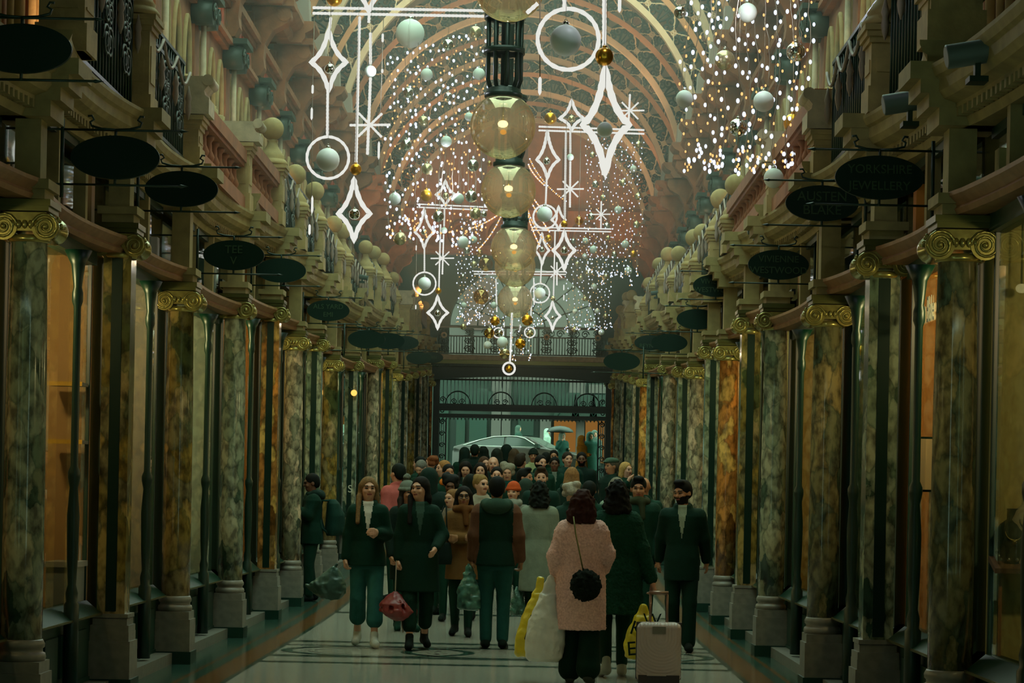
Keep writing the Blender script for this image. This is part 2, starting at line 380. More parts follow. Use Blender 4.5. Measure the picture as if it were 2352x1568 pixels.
# ------------------------------------------------------------------ entablature, clerestory and cornice of each bay
M_corn = simple('cornice stone', (150,134,84), .7, noise=.2, nscale=8)
M_entab = simple('entablature moulding', (150,112,78), .45, noise=.2, nscale=10)
E_PROF = [(-.10,0),(.06,0),(.075,.03),(.06,.05),(.09,.075),(.115,.10),(.115,.125),(-.10,.125)]
C_PROF = [(-.20,.50),(.02,.50),(.04,.55),(.035,.58),(.10,.60),(.10,.625),(.17,.65),(.20,.69),(.20,.76),(.225,.775),(.245,.82),(.245,.845),(-.20,.845)]
BAYS = {}
WN = [1]
def bay_top(rows, i): return (rows[i][2] + rows[i+1][2]) / 2
for sd, rows in SUPS.items():
    X, sg = SIDE[sd]; BAYS[sd] = []
    ext = [[X, rows[0][1]-4.2, rows[0][2], 'c']] + rows + [[X, YEND, rows[-1][2]+.1, 'p']]
    for i in range(len(ext)-1):
        y0, y1 = ext[i][1], ext[i+1][1]; L = y1 - y0
        if L < .4: continue
        zt = min(ext[i][2], ext[i+1][2])
        za = max(ext[i][2], ext[i+1][2])
        BAYS[sd].append((y0, y1, zt, za))
        conc = .16 if L > 1.6 else .06
        n = 12 if L > 1.6 else 4
        # concave plan: the middle of the bay draws back from the walkway
        path = []
        for j in range(n+1):
            t = j/n; off = conc*math.sin(PI*t)**.7
            path.append(((X + sg*off, y0 + L*t, 0), (-sg, 0)))
        e = MB(); e.sweep(E_PROF, [((p[0], p[1], zt), nn) for p, nn in path], 0)
        c = MB(); c.sweep(C_PROF, [((p[0], p[1], za), nn) for p, nn in path], 0)
        nd = int(L/.085)
        for j in range(nd):                  # dentils
            t = (j+.5)/nd; off = conc*math.sin(PI*t)**.7
            c.box((X + sg*(off-.075), y0+L*t, za+.575), (.06,.045,.05), 0)
        trim(e, [M_entab]); trim(c, [M_corn])
        # ressault block over the support at the far end
        r = MB(); w = .19
        for (o, h) in (((.16),(.50,.60)),((.22),(.60,.68)),((.27),(.68,.76)),((.33),(.76,.86))):
            r.box((X - sg*(o/2-.1), y1, za+(h[0]+h[1])/2), (o+.2, w*2*(1+.25*(o-.1)), h[1]-h[0]), 0)
        r.box((X, y1, ext[i+1][2]+.03), (.24,.26,.06), 0); r.box((X, y1, ext[i+1][2]+.09), (.30,.32,.06), 0)
        r.box((X, y1, (ext[i+1][2]+za+.6)/2), (.16,.17, max(.1, za+.5-ext[i+1][2])), 0)
        trim(r, [M_corn])
        # clerestory glazing with stone mullions
        g = MB(); nm_ = max(1, int(L/1.0))
        for j in range(1, nm_+1):
            t = j/(nm_+1); off = conc*math.sin(PI*t)**.7
            g.box((X+sg*(off+.03), y0+L*t, (zt+.12+za+.52)/2), (.09,.08,za+.52-zt-.12), 0)
        g.b2(X+sg*.16, X+sg*.20, y0+.1, y1-.1, zt+.12, zt+.17, 1); g.b2(X+sg*.16, X+sg*.20, y0+.1, y1-.1, za+.44, za+.52, 1)
        w_ = struct(g.build('window_%d' % WN[0], [M_corn, M_dark])); WN[0] += 1
        pn = MB(); pn.b2(X+sg*.27, X+sg*.275, y0, y1, zt+.1, za+.55, 0); pn.build('pane', [M_glass], w_)
        # shopfront below: stall riser, sill, frame, slender colonnettes and the glass
        z0 = fz((y0+y1)/2); gx = X + sg*.20
        fr = MB()
        def seg(xa, xb, ya, yb, za_, zb_, mat=0):
            fr.b2(xa, xb, ya, yb, za_, zb_, mat)
        zf = fz(y0) - .05
        seg(gx-.05, gx+.05, y0+.12, y1-.12, zf, z0+.62)
        seg(gx-sg*.05-.012, gx-sg*.05+.012, y0+.14, y1-.14, z0+.10, z0+.13, 0)
        for j in range(int(L/.7)+1):
            ya = y0+.25+j*(L-.5)/(int(L/.7)+1); yb = ya + (L-.5)/(int(L/.7)+1) - .1
            if yb > ya: seg(gx-sg*.05, gx-sg*.075, ya, yb, z0+.20, z0+.50, 0)
        fr.prism([(gx-sg*.14, z0+.60),(gx+sg*.06, z0+.60),(gx+sg*.06, z0+.70),(gx-sg*.02, z0+.70)], y0+.12, y1-.12, 0)
        seg(gx-sg*.145, gx-sg*.135, y0+.14, y1-.14, z0+.595, z0+.61, 1)
        seg(gx-sg*.21, gx-sg*.05, y0+.18, y1-.18, zf, z0+.10, 2)
        seg(gx-.05, gx+.05, y0+.12, y0+.20, z0+.6, zt+.05); seg(gx-.015, gx+.015, y1-.15, y1-.12, z0+.6, zt+.05)
        seg(gx-.05, gx+.05, y0+.12, y1-.12, zt-.10, zt+.05)
        w_ = struct(fr.build('window_%d' % WN[0], [M_dark, M_goldd, M_plinth])); WN[0] += 1
        gl = MB(); gl.b2(gx-.003, gx+.003, y0+.2, y1-.2, z0+.70, zt-.10, 0); gl.build('pane', [M_glass], w_)
        if L > 1.6:
            t = MB(); cyy = y0 + L*.62
            hh = zt - .1
            t.lathe([(.055,z0+.12),(.055,z0+.72),(.04,z0+.74),(.045,z0+.80),(.03,z0+.86),(.04,z0+1.05),(.045,z0+1.35),(.030,z0+1.55),(.045,z0+1.62),(.045,z0+1.66),(.028,z0+1.70),(.026,hh-.40),(.04,hh-.36),(.04,hh-.30),(.03,hh-.26),(.05,hh-.1),(.10,hh)], 12, 0, Matrix.Translation((gx-sg*.12, cyy, 0)))
            t.build('colonnette', [M_iron], w_)
# ------------------------------------------------------------------ shop interiors behind the glass
M_intd = simple('dark shop wall', (14,60,44), .8); M_intw = simple('warm shop wall', (240,150,58), .7)
M_intg = simple('grey plaster shop wall', (140,136,126), .8); M_intgold = simple('gold shop wall', (206,158,72), .7)
M_inty = simple('olive shop wall', (196,180,110), .8)
M_intmint = simple('pale mint shop wall', (222,236,220), .7); M_intan = simple('tan shop wall', (222,168,104), .7)
M_intlil = simple('grey lilac shop wall', (214,206,200), .7)
INTS = {'left': [M_intan, M_intan, M_intlil, M_intmint, M_intw, M_intd, M_intgold, M_intd, M_intw, M_intd, M_intlil, M_intgold, M_intw],
        'right': [M_inty, M_intw, M_intd, M_intgold, M_inty, M_intd, M_intw, M_intd, M_intgold, M_intd, M_inty, M_intd, M_intw]}
def wallname(sd, i): return f'wall_{sd}_{i}' if i else f'wall_{sd}'
wi = 1
for sd, rows in SUPS.items():
    X, sg = SIDE[sd]
    m = MB()
    xb = X + sg*3.0
    m.b2(xb, xb+sg*.1, 2, YEND+.5, -.2, 7.0, 0)
    struct(m.build(f'wall_{sd}', [M_intd]))
    cuts = [b[0] for b in BAYS[sd]] + [YEND]
    for i in range(0, len(cuts)-1):
        y0, y1 = cuts[i], cuts[i+1]
        if y1 - y0 < .9: continue
        mt = INTS[sd][i % 13]
        p = MB(); z0 = fz(y0); zt = rows[min(i, len(rows)-1)][2]
        p.b2(X+sg*1.15, X+sg*1.25, y0+.15, y1-.15, z0, zt, 0)
        struct(p.build(f'wall_{sd}_{i+1}', [M_intd if mt in (M_intw,) else M_intg]))
        q = MB(); q.b2(X+sg*.215, X+sg*3.0, y1-.06, y1+.06, z0-.1, zt+.4, 0)
        struct(q.build(f'wall_{sd}_{i+31}', [mt]))
    m = MB()
    for (y0, y1, zt, za) in BAYS[sd]: m.b2(X+sg*.3, X+sg*3.1, y0, y1, za+.50, za+.60, 0); m.b2(X+sg*.21, X+sg*3.05, y0, y1, zt-.02, zt+.06, 0)  # lower slab added to keep shop light out of the clerestory
    struct(m.build('ceiling_%d' % (1 if sd == 'left' else 2), [M_stone]))
# ------------------------------------------------------------------ balcony level: piers with ball finials, scroll blocks, railings
def topz(sd, Y):
    for y0, y1, zt, za in BAYS[sd]:
        if y0 <= Y <= y1: return za + .845
    return BAYS[sd][-1][3] + .845
def pier_mesh(h, w=.28):
    m = MB(); m.b2(-w/2,w/2,-w/2,w/2,0,h-.13,0); m.box((0,0,.09),(w*1.14,w*1.14,.18),0)
    m.b2(-w*.36,w*.36,-w*.53,w*.53,.28,h-.24,0); m.b2(-w*.53,w*.53,-w*.36,w*.36,.28,h-.24,0)
    for i, (o, z) in enumerate(((1.12,-.13),(1.26,-.09),(1.38,-.05))): m.box((0,0,h+z+.02),(w*o,w*o,.04),0)
    return m
def finial_mesh(r=.135):
    m = MB(); m.lathe([(.19,.0),(.19,.03),(.165,.06),(.15,.075),(.155,.10),(.12,.15),(.085,.20),(.06,.25),(.055,.28),(.062,.29),(.05,.31)], 24, 0)
    m.sphere((0,0,.30+r), r, 24, 0)
    return m
PXB = {'left': [(626,296),(679,401),(723,439),(767,515),(787,531),(840,568),(860,580),(881,595),(904,638),(957,665),(976,702)],
       'right': [(1690,425),(1655,457),(1614,535),(1594,546),(1559,583),(1534,594),(1514,607),(1491,651),(1451,678),(1440,682),(1425,718)]}
PIERS = {'left': [], 'right': []}
for sd in ('left', 'right'):
    X, sg = SIDE[sd]; Xp = X - sg*.02
    lst = list(PXB[sd])
    for i, (px, py) in enumerate(lst):
        Y = ycol(px, py, Xp); zb = P(px, py, Y).z; z0 = topz(sd, Y)
        h = max(.35, zb - .435 - z0)
        r = empty('ball_finial_pier', (Xp, Y, z0), f'stone pier topped by a ball finial, {ORD[min(i+1,11)]} on the {sd} balcony', 'pier', f'ball piers along the {sd} balcony')
        pier_mesh(h).build('pier', [M_stone], r)
        f = finial_mesh().build('ball_finial', [M_stone], r); f.location = (0,0,h)
        PIERS[sd].append((Y, z0, h))
    px, py = (311, 40) if sd == 'left' else (2042, 65)
    Y = ycol(px, py, Xp); zb = P(px, py, Y).z; z0 = topz(sd, Y); h = zb - z0
    r = empty('ball_finial_pier', (Xp, Y, z0), f'stone pier with flared finial base, {ORD[0]} on the {sd} balcony', 'pier', f'ball piers along the {sd} balcony')
    pier_mesh(h).build('pier', [M_stone], r)
    f = finial_mesh().build('ball_finial', [M_stone], r); f.location = (0,0,h)
    PIERS[sd].insert(0, (Y, z0, h))
def scroll_block(w, h, d):
    m = MB(); pr = [(-w/2,0),(w/2,0),(w/2,h*.42),(w*.42,h*.5),(w*.40,h*.62),(w*.5,h*.78),(w/2,h),(-w/2,h),(-w*.5,h*.78),(-w*.40,h*.62),(-w*.42,h*.5),(-w/2,h*.42)]
    m.prism(pr, -d/2, d/2, 0)
    m.lathe([(.05,-d*.52),(.05,d*.52)], 14, 0, Matrix.Translation((w*.47,0,h*.9)), True, 'Y')
    m.lathe([(.05,-d*.52),(.05,d*.52)], 14, 0, Matrix.Translation((-w*.47,0,h*.9)), True, 'Y')
    return m
SB = {'left': [(430,182,268,115),(549,284,330,102),(930,668,700,40),(948,683,712,30)], 'right': [(1907,215,303,115),(1795,308,378,98),(1478,682,712,40),(1448,692,724,30)]}
SPIER = {'left': [], 'right': []}
for sd in ('left', 'right'):
    X, sg = SIDE[sd]; Xp = X - sg*.03
    for i, (px, y0, y1, wpx) in enumerate(SB[sd]):
        Y = ycol(px, y0, Xp); s = Y/F; zt = P(px, y0, Y).z; h = (y1-y0)*s; zb = zt - h; z0 = topz(sd, Y); w = min(.5, wpx*s)
        nme = ('near', 'second', 'far', 'farthest')[i]
        r = empty('scroll_topped_pedestal', (Xp, Y, z0), f'pale stone block with rolled scroll ends on its pedestal, {nme} one on the {sd} balcony', 'pedestal', f'scroll pedestals on the {sd} balcony')
        hp = max(.25, zb - z0); pier_mesh(hp, .26).build('pier', [M_stone], r)
        o = scroll_block(w, h, .34).build('scroll_block', [M_pale], r); o.location = (0,0,hp)
        SPIER[sd].append((Y, z0, hp))
# stone balustrade between the two near pedestals of each side, and on to the next pier
def balustrade(Xp, y0, y1, zb, zt0, zt1):
    m = MB(); L = y1-y0; n = max(2, int(L/.34))
    m.prism([(y0,zt0-.13),(y1,zt1-.13),(y1,zt1),(y0,zt0)], Xp-.11, Xp+.11, 0, 'YZ')
    m.prism([(y0,zt0-.17),(y1,zt1-.17),(y1,zt1-.13),(y0,zt0-.13)], Xp-.085, Xp+.085, 0, 'YZ')
    m.b2(Xp-.10, Xp+.10, y0, y1, zb, zb+.14, 0)
    return m, n
def add_balustrade(sd, Xp, y0, y1, zb, zt, lab):
    r = empty('stone_balustrade', (Xp, (y0+y1)/2, zb), lab, 'balustrade', 'stone balustrades of the balconies')
    m, n = balustrade(0, y0-(y0+y1)/2, y1-(y0+y1)/2, 0, zt-zb, zt-zb); m.build('coping', [M_stone2], r)
    h = zt-zb-.17-.14
    b = MB(); b.lathe([(.05,0),(.05,.03),(.03,.05),(.05,h*.28),(.055,h*.36),(.03,h*.55),(.026,h*.8),(.04,h-.04),(.05,h-.03),(.05,h)], 12, 0)
    me = b.mesh('baluster', [M_stone2])
    for i in range(n):
        o = bpy.data.objects.new('baluster', me); COL.objects.link(o); o.parent = r
        o.location = (0, (y0-y1)/2 + (y1-y0)*(i+.5)/n, .14)
M_railk = M_iron2; M_rosette = simple('pale painted rosette', (150,132,118), .6)
def iron_railing(sd, Xp, y0, y1, zb, zt, lab):
    """wrought iron balcony panel: bars, scrolls, rosette drops and swags"""
    yc = (y0+y1)/2; L = y1-y0; H = zt-zb
    r = empty('iron_balcony_railing', (Xp, yc, zb), lab, 'railing', 'iron balcony railings')
    m = MB()
    for z in (.06, H-.06, H*.8): m.b2(-.02,.02,-L/2,L/2,z-.015,z+.015,0)
    n = max(3, int(L/.11))
    for i in range(n+1): m.tube([(0,-L/2+L*i/n,.05),(0,-L/2+L*i/n,H-.05)], .012, 5, 0)
    m.build('bars', [M_iron], r)
    k = max(1, int(L/.55))
    for i in range(k):
        s = MB(); cyy = -L/2 + L*(i+.5)/k
        for e in (-1, 1):
            for zz, rr in ((H*.3,.13),(H*.62,.12),(H*.48,.09)):
                pts = [(.03, cyy + e*(.06+rr*(1-t/22*.8)*math.cos(t/22*3.6*PI)*1.0), zz + rr*(1-t/22*.8)*math.sin(t/22*3.6*PI)) for t in range(23)]
                s.tube(pts, .011, 5, 0)
        s.build('scrollwork', [M_railk], r)
    for i in range(k+1):
        d = MB(); cyy = -L/2 + L*i/max(k,1)
        d.lathe([(.004,0),(.02,.05),(.028,.10),(.02,.16),(.03,.19),(.012,.26),(.004,.30)], 8, 0, Matrix.Translation((-SIDE[sd][1]*.05,cyy,H*.42)))
        pts = [(-SIDE[sd][1]*.06, cyy + L/max(k,1)*t/10, H*.86 - .16*math.sin(PI*t/10)) for t in range(11)] if i < k else []
        if pts: d.tube(pts, .014, 5, 0)
        d.build('rosette_drop', [M_rosette], r)
for sd in ('left', 'right'):
    X, sg = SIDE[sd]; Xp = X - sg*.03
    (ya, za, ha), (yb, zb, hb) = SPIER[sd][0], SPIER[sd][1]
    z = max(za, zb)
    add_balustrade(sd, Xp, ya+.15, yb-.15, z, z+.62, f'stone balustrade between the two near scroll pedestals of the {sd} balcony')
    pl = PIERS[sd]
    iron_railing(sd, Xp, ycol(152 if sd == 'left' else 2185, 90, Xp)+.2, pl[0][0]-.20, pl[0][1], pl[0][1]+1.15, f'dark iron balcony railing with pale drops before the nearest {sd} ball pier')
    iron_railing(sd, Xp, pl[0][0]+.20, ya-.22, pl[0][1], pl[0][1]+.95, f'dark iron balcony railing between the nearest ball pier and the scroll pedestal on the {sd}')
    names = ('second and third', 'third and fourth', 'fourth and fifth', 'fifth and sixth', 'sixth and seventh', 'seventh and eighth', 'eighth and ninth', 'ninth and tenth', 'tenth and eleventh', 'eleventh and twelfth')
    add_balustrade(sd, Xp, yb+.15, pl[1][0]-.16, max(zb, pl[1][1]), max(zb, pl[1][1])+.6, f'stone balustrade from the second scroll pedestal to the ball piers on the {sd}')
    for i in range(1, len(pl)-1):
        y0, y1 = pl[i][0]+.20, pl[i+1][0]-.20
        if any(abs(q[0]-.0-(y0+y1)/2) < (y1-y0)/2+.25 for q in SPIER[sd]): continue
        if y1-y0 > .5: iron_railing(sd, Xp, y0, y1, pl[i][1], pl[i][1]+.9, f'dark iron balcony railing between the {names[i-1]} ball piers on the {sd}')
# near stone pier at the edge of the frame
for sd, px, ytop in (('left', 152, -60), ('right', 2185, -40)):
    X, sg = SIDE[sd]; Xp = X - sg*.03; Y = ycol(px, 90, Xp); z0 = topz(sd, Y)
    r = empty('stone_pier', (Xp, Y, z0), f'plain stone balcony pier cut by the upper {sd} edge of the picture', 'pier')
    pier_mesh(P(px, ytop, Y).z - z0, .30).build('pier', [M_stone], r)
# floodlights standing on the cornice
def floodlight(px, py, X, Y0, lab, big=.13):
    Y = Y0 if Y0 else ycol(px, py, X); p = P(px, py, Y)
    sd = 'left' if X < 0 else 'right'; sg = SIDE[sd][1]; zc = topz(sd, Y)
    r = empty('floodlight', (X, Y, p.z), lab, 'floodlight', 'floodlights on the balcony cornice')
    m = MB(); R_ = Matrix.Rotation(sg*-.18, 4, 'Y')
    m.lathe([(big*.42,-big*1.3),(big*.5,-big*1.25),(big*.5,big*1.1),(big*.58,big*1.15),(big*.58,big*1.3)], 16, 0, R_ , True, 'X')
    m.build('housing', [simple('grey green lamp housing', (70,88,80), .5)], r)
    b = MB(); b.box((0,0,-big*.6),(.03,.05,big*1.2),0); b.box((0,0,-big*1.15),(.10,.12,.03),0); b.build('bracket', [M_iron], r)
floodlight(2090, 232, XR-.12, None, 'grey-green cylinder floodlight by the near right ball pier'); floodlight(2245, 120, XR-.12, None, 'grey-green cylinder floodlight at the far right edge of the picture')
floodlight(1742, 525, XR-.15, None, 'grey-green cylinder floodlight on the right balcony beside the stone balustrade', .09)
floodlight(832, 636, XL+.15, None, 'pale camera-like floodlight below the ball piers on the left', .08)
floodlight(1508, 672, XR-.15, None, 'pale camera-like floodlight below the ball piers on the right', .08)
# ------------------------------------------------------------------ gallery wall with paired lancets, dark capitals, consoles and upper cornice
def zs(Y): return 8.8
M_deep = simple('dark gallery glazing', (34,44,36), .3)
M_red = simple('red glazed tile', (190,72,34), .5, noise=.3, nscale=12)
GX = {'left': -4.35, 'right': 3.65}
def lancet_panel(W, H, mat_i):
    """wall panel of width W (along y) with two pointed openings; local y,z outline extruded in x"""
    m = MB(); ow = .21*W; gap = W/3
    zs_ = H*.62; zt = H*.88
    def arch(c):
        pts = [(c-ow/2, .0), (c-ow/2, zs_)]
        for i in range(1, 9): a = i/8*PI/2; pts.append((c-ow/2+ow/2*(1-math.cos(a)), zs_+(zt-zs_)*math.sin(a)))
        for i in range(1, 9): a = PI/2+i/8*PI/2; pts.append((c+ow/2*(-math.cos(a)), zs_+(zt-zs_)*math.sin(a)))
        pts.append((c+ow/2, 0)); return pts
    out = [(-W/2, 0)] + arch(-gap) + arch(0) + arch(gap) + [(W/2, 0), (W/2, H), (-W/2, H)]
    m.prism(out, -.12, .12, 0, 'YZ')
    for c in (-1.5*gap, -.5*gap, .5*gap, 1.5*gap):   # slender shafts with little caps between the openings
        m.lathe([(.05,0),(.05,zs_-.25),(.09,zs_-.18),(.10,zs_-.02),(.06,zs_)], 10, 1, Matrix.Translation((-.17,c,0))); m.lathe([(.05,0),(.05,zs_-.25),(.09,zs_-.18),(.10,zs_-.02),(.06,zs_)], 10, 1, Matrix.Translation((.17,c,0)))
    for c in (-gap, 0, gap):                # moulded arch edges
        pts = [(0, y, z) for y, z in arch(c)]
        m.tube([(-.13, y, z) for _, y, z in pts], .035, 6, 1); m.tube([(.13, y, z) for _, y, z in pts], .035, 6, 1)
    return m
for sd in ('left', 'right'):
    X, sg = SIDE[sd]; gx = GX[sd]
    m = MB()
    m.b2(gx+sg*.55, gx+sg*.65, 2, YEND+.5, 3.8, 15, 0)
    struct(m.build(f'wall_{sd}_99', [M_deep]))
    m = MB(); m.b2(X+sg*.2, gx+sg*.6, 2, YEND, 4.3, 4.35, 0)
    YB = [13.0 + 2.75*i for i in range(21)]
    panel = lancet_panel(2.3, 3.0, 0).mesh('gallery_arcade', [M_stone2, M_stone])
    for i, Y in enumerate(YB[:-1]):
        if Y > YEND-2.5: break
        zt = zs(Y+1.3); zb0 = zt - 4.2
        o = bpy.data.objects.new('window_%d' % WN[0], panel); WN[0] += 1; COL.objects.link(o); struct(o)
        o.location = (gx, Y+1.375, zt-4.2)
        pl = MB(); pl.b2(gx-.16, gx+.16, Y-.20, Y+.20, zb0-.6, zt-.2, 0)           # pier between the pairs
        pl.lathe([(.038,zb0-.3),(.038,zt-2.4),(.034,zt-1.55)], 10, 1, Matrix.Translation((gx-sg*.24, Y, 0)))
        pl.lathe([(.07,zb0+1.6),(.11,zb0+1.7),(.12,zb0+1.85),(.07,zb0+1.9)], 10, 2, Matrix.Translation((gx-sg*.12, Y+.42, 0)))
        pl.lathe([(.07,zb0+1.6),(.11,zb0+1.7),(.12,zb0+1.85),(.07,zb0+1.9)], 10, 2, Matrix.Translation((gx-sg*.12, Y+1.375, 0)))
        pl.lathe([(.045,zb0-.3),(.045,zb0+1.65)], 8, 0, Matrix.Translation((gx-sg*.12, Y+.42, 0)))
        pl.lathe([(.045,zb0-.3),(.045,zb0+1.65)], 8, 0, Matrix.Translation((gx-sg*.12, Y+1.375, 0)))
        trim(pl, [M_stone2, M_pale, M_stone])
        # tile frieze, string courses and stepped mouldings under the cornice
        fr = MB()
        fr.b2(gx-.14, gx+.14, Y, Y+2.75, zt-1.2, zt-.75, 0)
        for k in range(6): fr.b2(gx-sg*.14-sg*.02, gx-sg*.14, Y+.40+k*.33, Y+.60+k*.33, zt-1.12, zt-.80, 1)
        for a, b, c in ((.20,-1.34,-1.26),(.26,-1.26,-1.20),(.20,-.75,-.66),(.27,-.66,-.56)): fr.b2(gx-sg*a, gx+sg*.1, Y, Y+2.75, zt+b, zt+c, 0)
        trim(fr, [M_stone2, M_red])
        # dark foliate capital on the pier
        cp = MB()
        for e in (-1, 1):
            cp.lathe([(.15,-.13),(.16,0),(.15,.13)], 14, 0, Matrix.Translation((gx-sg*.25, Y+e*.16, zt-1.42)), True, 'X')
            cp.tube([(gx-sg*.40, Y+e*(.16+.12*(1-t/20)*math.cos(t/20*4*PI)), zt-1.42+.12*(1-t/20)*math.sin(t/20*4*PI)) for t in range(20)], .018, 5, 0)
            for q in range(3): cp.sphere((gx-sg*.28, Y+e*(.06+.08*q), zt-1.24-.04*q), .05, 8, 0)
        cp.box((gx-sg*.2, Y, zt-1.22), (.5,.62,.07), 0)
        trim(cp, [M_iron2])
        # S-shaped console carrying the cornice
        pr = [(0,-1.15),(.14,-1.12),(.20,-1.0),(.18,-.85),(.20,-.65),(.32,-.45),(.52,-.34),(.58,-.22),(.56,-.10),(0,-.10)]
        cs = MB(); cs.prism([(gx-sg*(.12+a), zt+b) for a, b in pr], Y-.14, Y+.14, 0)
        cs.lathe([(.10,-.16),(.10,.16)], 12, 0, Matrix.Translation((gx-sg*.60, Y, zt-.22)), True, 'Y')
        cs.box((gx-sg*.35, Y, zt-.05), (.80,.42,.10), 0)
        trim(cs, [M_stone2])
        # upper cornice, broken forward above each console
        uc = MB(); UP = [(-.1,-.1),(.30,-.1),(.36,-.02),(.36,.05),(.46,.10),(.52,.18),(.52,.24),(-.1,.24)]
        uc.sweep(UP, [((gx-sg*.1, Y+.35, zt), (-sg,0)), ((gx-sg*.1, Y+2.40, zt), (-sg,0))], 0)
        uc.sweep(UP, [((gx-sg*.28, Y-.36, zt), (-sg,0)), ((gx-sg*.28, Y+.36, zt), (-sg,0))], 0)
        uc.box((gx-sg*.52, Y, zt+.45), (.34,.40,.42), 1, None, 0, .86)             # pale block that the roof arch springs from
        trim(uc, [M_stone2, simple('grey springer block', (160,146,132), .7) if i == 0 and sd == 'left' else bpy.data.materials['grey springer block']])
# ------------------------------------------------------------------ roof: iron arch ribs with scrollwork, purlins and dark boarded skin
RR = 3.75
def vault_pt(Y, r, a): return Vector((XC + r*math.cos(a), Y, zs(Y) + .35 + r*math.sin(a)))
M_skin = simple('brown roof boarding', (112,94,78), .8, noise=.3, nscale=3)
sk = MB()
ysk = [17, 24, 30, 36, 42, 46, 50, 54, 58, 62, 66, 69.6]
def skin(ya, yb, a0, a1, n):
    v = []; f = []
    for i in range(n+1):
        a = a0+(a1-a0)*i/n
        for y in (ya, yb):
            p = vault_pt(y, RR+.95, a); v.append(tuple(p))
    for i in range(n): f.append((2*i, 2*i+1, 2*i+3, 2*i+2))
    sk.add(v, f, 0)
for i in range(len(ysk)-1):
    ya, yb = ysk[i], ysk[i+1]
    if ya >= 46: skin(ya, yb, -.1, PI+.1, 28)
    else: skin(ya, yb, -.1, math.radians(42), 8); skin(ya, yb, PI-math.radians(42), PI+.1, 8)
struct(sk.build('ceiling', [M_skin]))
m = MB(); m.b2(-5.2, 4.5, -1, 17.5, 9.0, 9.2, 0); struct(m.build('ceiling_3', [M_skin]))  # unseen slab added to keep the near bays dark
m = MB(); m.b2(-5.5, 4.9, -1.2, -1.0, -.3, 9.2, 0); struct(m.build('wall_back', [M_intd]))  # unseen wall added behind the camera to keep the near end dark
m = MB(); m.b2(-6.2, -6.0, -1, YEND, -.3, 9.2, 0); m.b2(5.4, 5.6, -1, YEND, -.3, 9.2, 0); struct(m.build('wall_left_97', [M_intd]))
def arc_bar(r0, r1, d, a0=-.12, a1=PI+.12, n=56, mat=0):
    m = MB(); v = []; f = []
    for i in range(n+1):
        a = a0+(a1-a0)*i/n; c, s = math.cos(a), math.sin(a)
        for r, y in ((r0,-d/2),(r1,-d/2),(r1,d/2),(r0,d/2)): v.append((r*c, y, r*s))
    for i in range(n):
        for j in range(4): f.append((4*i+j, 4*i+(j+1) % 4, 4*i+4+(j+1) % 4, 4*i+4+j))
    m.add(v, f, mat); return m
def spiral(m, c, r, turns, a0, dirn, th, mat, n=16, y=0.0):
    pts = []
    for t in range(n+1):
        u = t/n; rr = r*(1-.82*u); a = a0 + dirn*turns*2*PI*u
        pts.append((c[0]+rr*math.cos(a), y, c[1]+rr*math.sin(a)))
    m.tube(pts, th*1.5, 4, mat, smooth=True, caps=False)
# one scrollwork panel between two ring bars, local x = along arc, z = radial, about .95 x .5
def panel_mesh(w, h, disc):
    m = MB()
    for e in (-1, 1):
        spiral(m, (e*w*.26, h*.12), h*.26, 1.6, PI/2 if e > 0 else PI/2, -e, .016, 0)
        spiral(m, (e*w*.30, -h*.22), h*.20, 1.5, -PI/2, e, .014, 0)
        spiral(m, (e*w*.10, h*.28), h*.13, 1.3, 0 if e > 0 else PI, e, .012, 0)
        m.tube([(0,0,-h*.45),(e*w*.10,0,-h*.1),(e*w*.16,0,h*.2),(e*w*.12,0,h*.42)], .022, 4, 0, caps=False)
        m.tube([(0,0,-h*.45),(e*w*.22,0,-h*.42),(e*w*.42,0,-h*.25),(e*w*.46,0,h*.1),(e*w*.38,0,h*.38)], .022, 4, 0, caps=False)
    m.tube([(0,0,-h*.46),(0,0,h*.44)], .014, 4, 0, caps=False)
    if disc:
        m.lathe([(.0001,-.012),(h*.24,-.012),(h*.24,.012),(.0001,.012)], 18, 1, None, False, 'Y')
        m.tube([(h*.25*math.cos(a*PI/12), 0, h*.25*math.sin(a*PI/12)) for a in range(24)], .016, 4, 2, True)
    return m
M_lace = simple('dark iron scrollwork', (10,18,13), .6)
M_disc = simple('dusty pink roundel', (140,92,72), .7)
NP = 15
PW = PI*RR/NP
pm = [panel_mesh(PW*.92, .50, False).mesh('scroll_panel', [M_lace, M_disc, M_rib]), panel_mesh(PW*.92, .42, True).mesh('scroll_panel', [M_lace, M_disc, M_rib])]
bars = {}
for nme, (r0, r1, d, mt) in {'inner_arch': (RR, RR+.13, .16, M_rib), 'middle_arch': (RR+.50, RR+.62, .12, M_rib2), 'outer_arch': (RR+.98, RR+1.13, .2, M_rib)}.items():
    bars[nme] = arc_bar(r0, r1, d).mesh(nme, [mt])
wb = MB()
for i in range(NP+1):                         # forked struts with a pierced ring where they meet
    a = PI*i/NP; c, s = math.cos(a), math.sin(a)
    def q(r, t): return (r*math.cos(a+t), 0, r*math.sin(a+t))
    for t in (-.075, .075):
        wb.tube([q(RR+.05, t), q(RR+.26, 0), q(RR+.54, t)], .03, 4, 0, caps=False)
        wb.tube([q(RR+.58, t*.9), q(RR+.80, 0), q(RR+1.0, t*.9)], .03, 4, 0, caps=False)
    for rc in (RR+.26, RR+.80):
        p = q(rc, 0); wb.tube([(p[0]+.055*math.cos(k*PI/5), 0, p[2]+.055*math.sin(k*PI/5)) for k in range(10)], .022, 4, 0, True)
webm = wb.mesh('web_strut', [M_rib])
RY = [31.5, 36.5, 41.5, 46.5, 51.5, 56.5, 61.5, 66.0]
rn = ['first', 'second', 'third', 'fourth', 'fifth', 'sixth', 'seventh', 'last']
